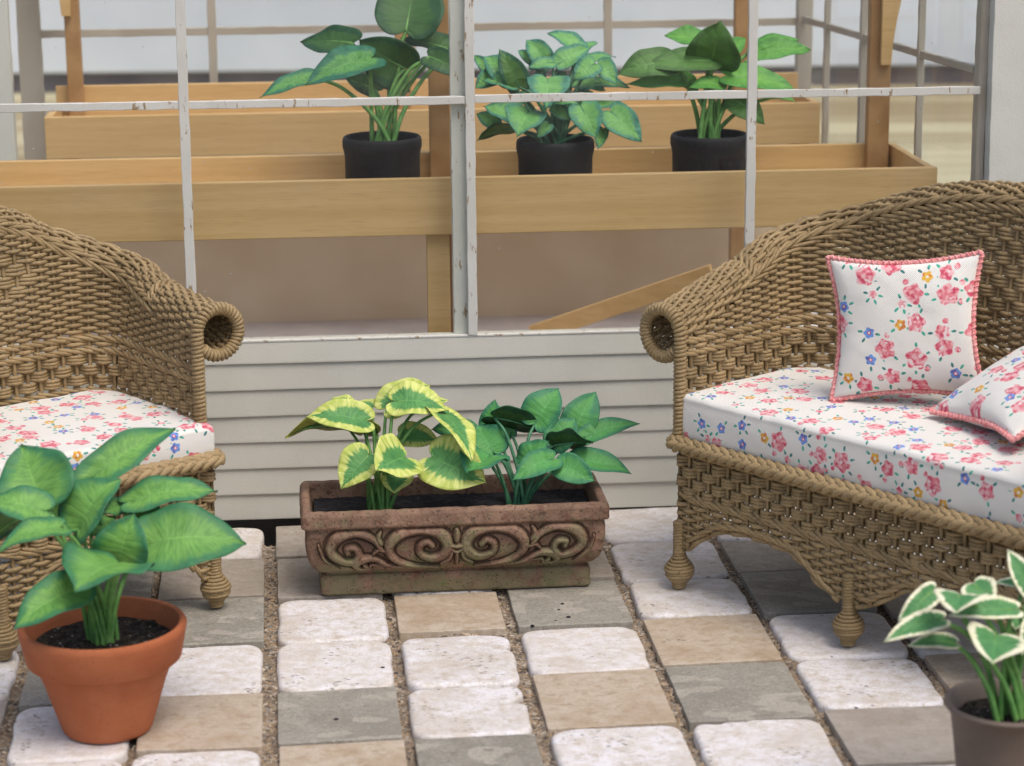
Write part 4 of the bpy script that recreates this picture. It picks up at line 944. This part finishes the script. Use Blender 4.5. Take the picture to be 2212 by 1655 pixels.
    # soil
    sx = np.linspace(-.012, L+.012, 90); sy = np.linspace(-.012, D+.012, 36); SX, SY = np.meshgrid(sx, sy, indexing='ij')
    SZ = .191+.004*vnoise(SX*20, SY*20, 1)+.004*vnoise(SX*120, SY*120, 2)
    Acc().add(np.stack([SX, SY, SZ], -1).reshape(-1, 3), grid_faces(90, 36)).build('soil', M_BARK, root)
make_planter()

# ------------------------------------------------------------------ pots
def pot(name, c, prof, mat, soilz, soilr, label, soilmat=M_SOIL, group=None, wob=0.002):
    root = thing(name, c, label, 'potted plant', 0, group)
    a = Acc(); revolve(a, prof, 80, wob=wob); smooth_angle(a.build('pot', mat, root), 38)
    n, k = 20, 48; th = np.arange(k)*2*pi/k; rr = np.linspace(.02, 1, n)*soilr
    X = rr[:, None]*np.cos(th); Y = rr[:, None]*np.sin(th); Z = soilz+.008*vnoise(X*50+9, Y*50+9, 1)+.010*vnoise(X*130+5, Y*130+5, 2)
    Acc().add(np.stack([X, Y, Z], -1).reshape(-1, 3), grid_faces(n, k, True)).build('soil', soilmat, root); return root
PA = np.array([-.902, 4.902, 0.])
potA = pot('potted_hosta', PA, [(.001, .0), (.088, 0), (.096, .004), (.100, .012), (.112, .05), (.132, .115), (.1485, .160), (.1500, .166), (.1655, .167), (.169, .170), (.1815, .232), (.183, .242), (.180, .248), (.174, .250), (.168, .248), (.164, .240), (.152, .200), (.146, .17)],
    M_TERRA, .196, .156, 'green hosta in an orange terracotta pot at the front left')
PH = np.array([.985, 4.43, 0.])
potH = pot('potted_hosta', PH, [(.001, 0), (.084, 0), (.088, .004), (.094, .055), (.104, .145), (.112, .206), (.118, .218), (.124, .224), (.126, .230), (.123, .236), (.116, .234), (.109, .222), (.10, .19), (.095, .17)],
    M_TAUPE, .190, .100, 'cream-edged hosta in a taupe pot at the front right corner')
bprof = lambda s, h: [(.001, 0), (.105*s, 0), (.108*s, .004), (.109*s, h-.06), (.111*s, h-.045), (.115*s, h-.03), (.115*s, h-.012), (.112*s, h-.003), (.108*s, h), (.103*s, h-.003), (.100*s, h-.02), (.098*s, h-.05)]
cD, cE, cF = G(.520, .345, .851), G(1.025, .345, .851), G(1.480, .345, .851)
potD = pot('potted_hosta', cD, bprof(1, .192), M_BLACK, .155, .098, 'big-leaved dark hosta in the left black pot on the tray bench', M_BARK)
potE = pot('potted_hosta', cE, bprof(.995, .174), M_BLACK, .14, .098, 'bushy blue-green hosta in the middle black pot on the tray bench', M_BARK)
potF = pot('potted_hosta', cF, bprof(1.0, .180), M_BLACK, .145, .098, 'grass-green hosta in the right black pot on the tray bench', M_BARK)
hB = thing('hosta_plant', PF(.155, .10, .172), 'yellow-edged variegated hosta planted in the left half of the clay trough', 'plant')
hC = thing('hosta_plant', PF(.520, .10, .172), 'plain deep green hosta planted in the right half of the clay trough', 'plant')

# ------------------------------------------------------------------ hosta leaves
MARG = np.array([(0, 0), (-.085, .05), (-.15, .16), (-.14, .29), (-.05, .41), (.10, .475), (.28, .49), (.46, .455), (.63, .365), (.78, .25), (.90, .115), (.96, .035), (1.0, 0)])
CAMP = np.array([0, 0, CAMH])
NC = {'u': (0, .8, .6), 'f': (0, .35, .94), 'U': (0, .95, .30), 'b': (0, .85, -.52), 'l': (-.55, .45, .7), 'r': (.55, .45, .7), 'F': (0, -.1, 1), 'e': (.1, .62, .78), 'L': (-.45, .8, .4), 'R': (.45, .8, .4)}
def leaf(plant, mat, stem, A, Tt, Wd, n, crown, rr, stem_r=.0042, back=False):
    """A attach, Tt tip (world), Wd full width, n normal (world)"""
    ax = Tt-A; L = np.linalg.norm(ax); ax /= L; n = n-ax*(n@ax); n /= np.linalg.norm(n); sd_ = np.cross(n, ax)
    nu, nv = 30, 9; u = np.linspace(0, 1, nu); M = crom(MARG, nu); M[0] = 0; M[-1] = (1, 0)
    asy = 1+rr.uniform(-.07, .07); cup = rr.uniform(.14, .34); droop = rr.uniform(.05, .20); tw = rr.uniform(-.25, .25); wav = rr.uniform(.012, .028); ph = rr.uniform(0, 6)
    bendy = rr.uniform(-.08, .08); tipc = rr.uniform(-.12, .10)
    hw = Wd/.96
    mid = u**1.85; V = []; UV = []
    for sg in (-1, 1):
        v = np.linspace(0, 1, nv); P2 = np.zeros((nu, nv, 2))
        P2[..., 0] = mid[:, None]*(1-v)+M[:, 0:1]*v; P2[..., 1] = M[:, 1:2]*v*(asy if sg > 0 else 2-asy)
        x = P2[..., 0]; y = P2[..., 1]*sg*hw; xl = x*L
        yy = y+bendy*L*np.clip(x, 0, 1)**2
        z = cup*np.abs(y)**1.25*(hw**-.25)*1.1-droop*L*np.clip(x, 0, 1)**2.1+tw*y*np.clip(x, 0, 1)+droop*.45*L*np.sin(pi*np.clip(x, 0, 1))-.10*L*np.clip(-x, 0, 1)*8*np.abs(P2[..., 1])
        z += wav*hw*np.sin(x*11+ph+sg)*(v[None]**2)*1.8+tipc*L*np.clip(x-.75, 0, 1)**2*4
        z += -.0012*np.cos(u[:, None]*2*pi*6)*np.sin(pi*v)[None]*(L/.2)
        # keep the tip and attach where they were asked
        z += (droop-tipc*.25)*L*np.clip(x, 0, 1)*.85
        P = A+xl[..., None]*ax+yy[..., None]*sd_+z[..., None]*n
        V.append(P); UV.append(np.stack([np.broadcast_to(u[:, None], x.shape), np.broadcast_to(v[None]*sg, x.shape)], -1))
    a = Acc(); f = grid_faces(nu, nv)
    a.add((V[1]-crown).reshape(-1, 3), f, UV[1].reshape(-1, 2)); a.add((V[0]-crown).reshape(-1, 3), f[:, ::-1], UV[0].reshape(-1, 2))
    # small thickness so that the blade is not paper-thin
    o = a.build('leaf', mat[0], None); o.data.materials.append(mat[1]); off = Vector(crown)-plant.location; o.location = off; o.parent = plant
    md = o.modifiers.new('weld', 'WELD'); md.merge_threshold = .00005
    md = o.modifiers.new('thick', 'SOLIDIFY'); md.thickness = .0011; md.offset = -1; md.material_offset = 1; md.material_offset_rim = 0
    # midrib + petiole
    s_ = Acc(); b0 = crown+np.array([rr.uniform(-1, 1)*stem_r*6.5, rr.uniform(-1, 1)*stem_r*5, -.01]); h_ = A-b0
    p1 = b0+np.array([h_[0]*.22, h_[1]*.22, h_[2]*.45]); p2 = b0+np.array([h_[0]*.62, h_[1]*.62, h_[2]*.86])-n*.004
    P = crom([b0, p1, p2, A-n*.0025], 18); P = P-crown
    tube(s_, P, np.linspace(stem_r*1.2, stem_r*.8, 18), sides=8)
    so_ = s_.build('petiole', stem, o)
    # rib under the blade
    q = np.linspace(0, .85, 14); zl = -droop*L*q**2.1+droop*.45*L*np.sin(pi*q)+(droop-tipc*.25)*L*q*.85+tipc*L*np.clip(q-.75, 0, 1)**2*4
    Pm = A+(q*L)[:, None]*ax+(bendy*L*q*q)[:, None]*sd_+(zl-.0022)[:, None]*n-crown
    r_ = Acc(); tube(r_, Pm, np.linspace(stem_r*.7, .0008, 14), sides=6); r_.build('midrib', stem, o)
def plant(root, crown, table, xf, mat, stem, seed, stem_r=.0042, maxw=1.0, tone=None):
    crown = np.array(crown, float); zc = depth(crown); rr = np.random.default_rng(seed); ppm = FP/zc
    sc = xf[2]
    for row in table:
        ax_, ay_, tx_, ty_, w, da, code = row
        X0, Y0, X1, Y1 = xf[0]+ax_*sc, xf[1]+ay_*sc, xf[0]+tx_*sc, xf[1]+ty_*sc
        mt = mat
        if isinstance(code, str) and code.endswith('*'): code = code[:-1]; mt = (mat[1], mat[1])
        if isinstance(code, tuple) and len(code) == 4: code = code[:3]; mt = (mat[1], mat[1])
        n = np.array(NC[code]) if isinstance(code, str) else np.array(code, float); n = n/np.linalg.norm(n)
        dx, dy = (X1-X0)/ppm, -(Y1-Y0)/ppm; ln = math.hypot(dx, dy); wm = w*sc/ppm
        nz = n[2] if abs(n[2]) > .12 else .12*(1 if n[2] >= 0 else -1)
        dz = -(n[0]*dx+n[1]*dy)/nz                     # toward the camera
        lim = max(ln*.85, wm*1.15 if ln < wm else ln*.5); dz = max(-lim, min(lim, dz))
        need = wm*1.02/max(maxw, .9); cur = math.hypot(ln, dz)
        if cur < need: dz = math.copysign(math.sqrt(max(need**2-ln**2, 0)), dz if abs(dz) > 1e-4 else 1)
        A = at(X0, Y0, zc+da*.01); T_ = at(X1, Y1, zc+da*.01-dz)
        R3 = lambda v: RX*v[0]-DN*v[1]-FWD*v[2]
        nw = R3(n); axn = (T_-A)/np.linalg.norm(T_-A); nn = nw-axn*(nw@axn); nn /= np.linalg.norm(nn); sd_ = np.cross(nn, axn)
        s2 = np.array([sd_@RX, -(sd_@DN)]); a2 = np.array([dx, dy])/max(ln, 1e-6); kf = abs(s2[0]*a2[1]-s2[1]*a2[0])
        Lr = np.linalg.norm(T_-A); Wd = min(1.10*wm/max(kf, .5), Lr*maxw*1.15)
        Wd = max(Wd, Lr*.38)
        leaf(root, mt, stem, A, T_, Wd, nn, crown, rr, stem_r)
XA = (0, 918.5, .4453)
plant(potA, PA+np.array([.0, .0, .20]), [
 (712, 575, 1195, 570, 270, -3, 'e'), (575, 668, 372, 795, 400, -12, 'u'), (200, 378, 100, 95, 330, -2, 'f'), (215, 415, -70, 375, 150, -8, 'e'),
 (285, 500, -20, 605, 105, -13, 'u'), (150, 440, -60, 575, 150, -4, 'b'), (440, 262, 868, 28, 165, 4, 'e'), (385, 505, 572, 250, 215, -4, 'l'),
 (640, 372, 1052, 305, 120, 4, 'u'), (630, 395, 500, 430, 110, 6, 'u'), (575, 655, 640, 425, 240, -6, 'F'), (690, 480, 745, 345, 150, 6, 'f'),
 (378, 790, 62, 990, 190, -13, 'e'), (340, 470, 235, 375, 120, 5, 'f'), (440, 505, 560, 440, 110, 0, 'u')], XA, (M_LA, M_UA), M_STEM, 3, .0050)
XB = (580.1, 773.4, .39336)
plant(hB, PF(.155, .10, .172), [
 (535, 345, 205, 325, 150, -1, 'e'), (650, 275, 888, 140, 165, 2, 'e'), (695, 238, 992, 275, 170, -2, 'e'), (935, 290, 1106, 556, 125, -1, 'R'),
 (748, 545, 586, 618, 262, -9, 'f'), (548, 535, 394, 718, 190, -7, 'f'), (705, 650, 685, 744, 165, -3, 'f'), (900, 545, 1184, 705, 265, -6, 'f'),
 (735, 425, 940, 448, 125, 4, 'f'), (450, 395, 98, 435, 95, 2, 'b'), (590, 415, 460, 400, 80, 4, 'b'), (565, 270, 497, 240, 62, 5, 'u'), (455, 262, 345, 222, 60, 4, 'u'), (850, 250, 990, 232, 60, 3, 'u')],
 XB, (M_LB, M_UB), M_STEM, 5, .0046)
plant(hC, PF(.520, .10, .172), [
 (1215, 545, 1098, 632, 240, -7, 'u'), (1235, 520, 1135, 368, 195, -2, 'f'), (1212, 395, 1242, 225, 110, 5, 'F'), (1240, 325, 1506, 408, 120, 0, 'b'),
 (1465, 358, 1602, 170, 190, 3, 'f'), (1675, 412, 1782, 176, 180, 5, 'f'), (1565, 470, 1692, 330, 150, 0, 'f'), (1730, 440, 2036, 350, 85, 3, 'e'),
 (1560, 480, 1782, 470, 120, -1, 'b'), (1400, 580, 1540, 455, 110, -3, 'l'), (1560, 555, 1335, 662, 125, -7, 'e'), (1598, 585, 1790, 680, 140, -7, 'f'),
 (1690, 560, 1996, 630, 115, 0, 'e'), (1110, 395, 893, 405, 110, 4, 'f'), (1330, 412, 1238, 232, 70, 7, 'f'), (1060, 440, 1118, 345, 90, 6, 'f')],
 XB, (M_LC, M_UC), M_STEMD, 8, .0044)
XE = (725.1, 0, .35042)
plant(potD, cD+np.array([0, 0, .155]), [
 (432, 190, 500, -110, 380, -2, 'f*'), (690, 300, 398, 236, 120, 2, 'u*'), (430, 425, 145, 238, 270, -1, (0, -.35, .9, 1)), (215, 360, -165, 540, 190, -8, 'e'),
 (100, 265, -215, 255, 170, 0, 'l*'), (-150, 470, -478, 590, 110, -3, 'e'), (705, 360, 608, 310, 60, 4, 'u'), (580, 352, 800, 480, 140, -4, 'f*'),
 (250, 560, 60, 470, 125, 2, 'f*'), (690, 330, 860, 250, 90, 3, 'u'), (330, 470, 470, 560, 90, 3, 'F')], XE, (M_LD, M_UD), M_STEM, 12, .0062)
plant(potE, cE+np.array([0, 0, .14]), [
 (1308, 488, 1302, 665, 232, -11, 'f'), (1185, 692, 1130, 842, 228, -12, 'f'), (1105, 725, 915, 648, 115, -6, 'e'), (1092, 492, 903, 352, 155, -3, 'f'),
 (1130, 535, 1020, 296, 150, -5, 'F*'), (1290, 382, 1186, 236, 130, 3, 'f'), (1212, 382, 1122, 308, 66, 6, 'f'), (1510, 295, 1310, 196, 95, 7, 'e'), (1530, 300, 1616, 260, 42, 8, 'u'),
 (1375, 395, 1577, 300, 115, -1, 'e'), (1335, 388, 1190, 425, 75, -2, 'e'), (1595, 395, 1465, 490, 135, -6, 'f'), (1500, 400, 1730, 350, 75, 4, 'u'), (1620, 395, 1738, 520, 125, -3, 'f'),
 (1600, 515, 1818, 538, 66, 0, 'e'), (940, 445, 850, 330, 66, 3, 'f'), (985, 468, 860, 545, 110, -1, 'f'), (1100, 520, 905, 490, 95, -4, 'e'), (1500, 640, 1782, 652, 95, -2, 'e'),
 (1512, 658, 1612, 848, 175, -10, 'f'), (1700, 690, 1882, 880, 175, -6, 'f'), (1310, 770, 1245, 852, 75, -12, 'f'), (1350, 660, 1445, 742, 85, -6, 'f'), (1650, 800, 1620, 922, 75, -5, 'f'),
 (1082, 795, 870, 862, 66, -2, 'b'), (1362, 632, 1504, 640, 50, -8, 'u'), (990, 770, 868, 700, 95, 2, 'f'), (1420, 470, 1330, 560, 90, 2, 'f'), (1560, 560, 1440, 620, 90, 3, 'f'), (1250, 560, 1120, 610, 90, 1, 'f'),
 (1240, 430, 1390, 340, 110, 5, 'e'), (1470, 500, 1660, 560, 120, 1, 'e'), (1150, 600, 1010, 700, 100, 0, 'e')], XE, (M_LE, M_UE), M_STEMD, 21, .0048)
XF = (1438.6, 0, .35042)
plant(potF, cF+np.array([0, 0, .145]), [
 (275, 385, 345, 132, 310, -4, 'F*'), (272, 375, -150, 402, 140, -6, (0, .5, .86, 1)), (30, 385, -300, 475, 175, -5, (.0, .45, .9, 1)), (215, 250, -8, 215, 120, 4, 'e'), (318, 382, 500, 236, 120, -1, 'e'),
 (560, 290, 818, 236, 75, 3, 'u'), (560, 335, 894, 302, 120, 0, 'e'), (395, 470, 802, 538, 150, -5, 'e'), (335, 520, 138, 530, 85, -6, 'e'), (90, 500, -240, 538, 65, -3, 'e'), (415, 612, 604, 770, 150, -2, 'f*'),
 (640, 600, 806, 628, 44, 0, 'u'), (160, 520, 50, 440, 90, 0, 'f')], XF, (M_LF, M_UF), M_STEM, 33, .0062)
XH = (1894.9, 1160.2, .29916)
plant(potH, PH+np.array([0, 0, .192]), [
 (405, 388, 148, 606, 150, -2, 'f'), (452, 598, 32, 728, 80, -5, 'e'), (548, 765, 210, 768, 85, -1, 'e'), (590, 420, 580, 548, 330, -9, 'u'), (700, 345, 830, 500, 230, -3, 'f'), (980, 525, 525, 588, 120, -6, 'e'),
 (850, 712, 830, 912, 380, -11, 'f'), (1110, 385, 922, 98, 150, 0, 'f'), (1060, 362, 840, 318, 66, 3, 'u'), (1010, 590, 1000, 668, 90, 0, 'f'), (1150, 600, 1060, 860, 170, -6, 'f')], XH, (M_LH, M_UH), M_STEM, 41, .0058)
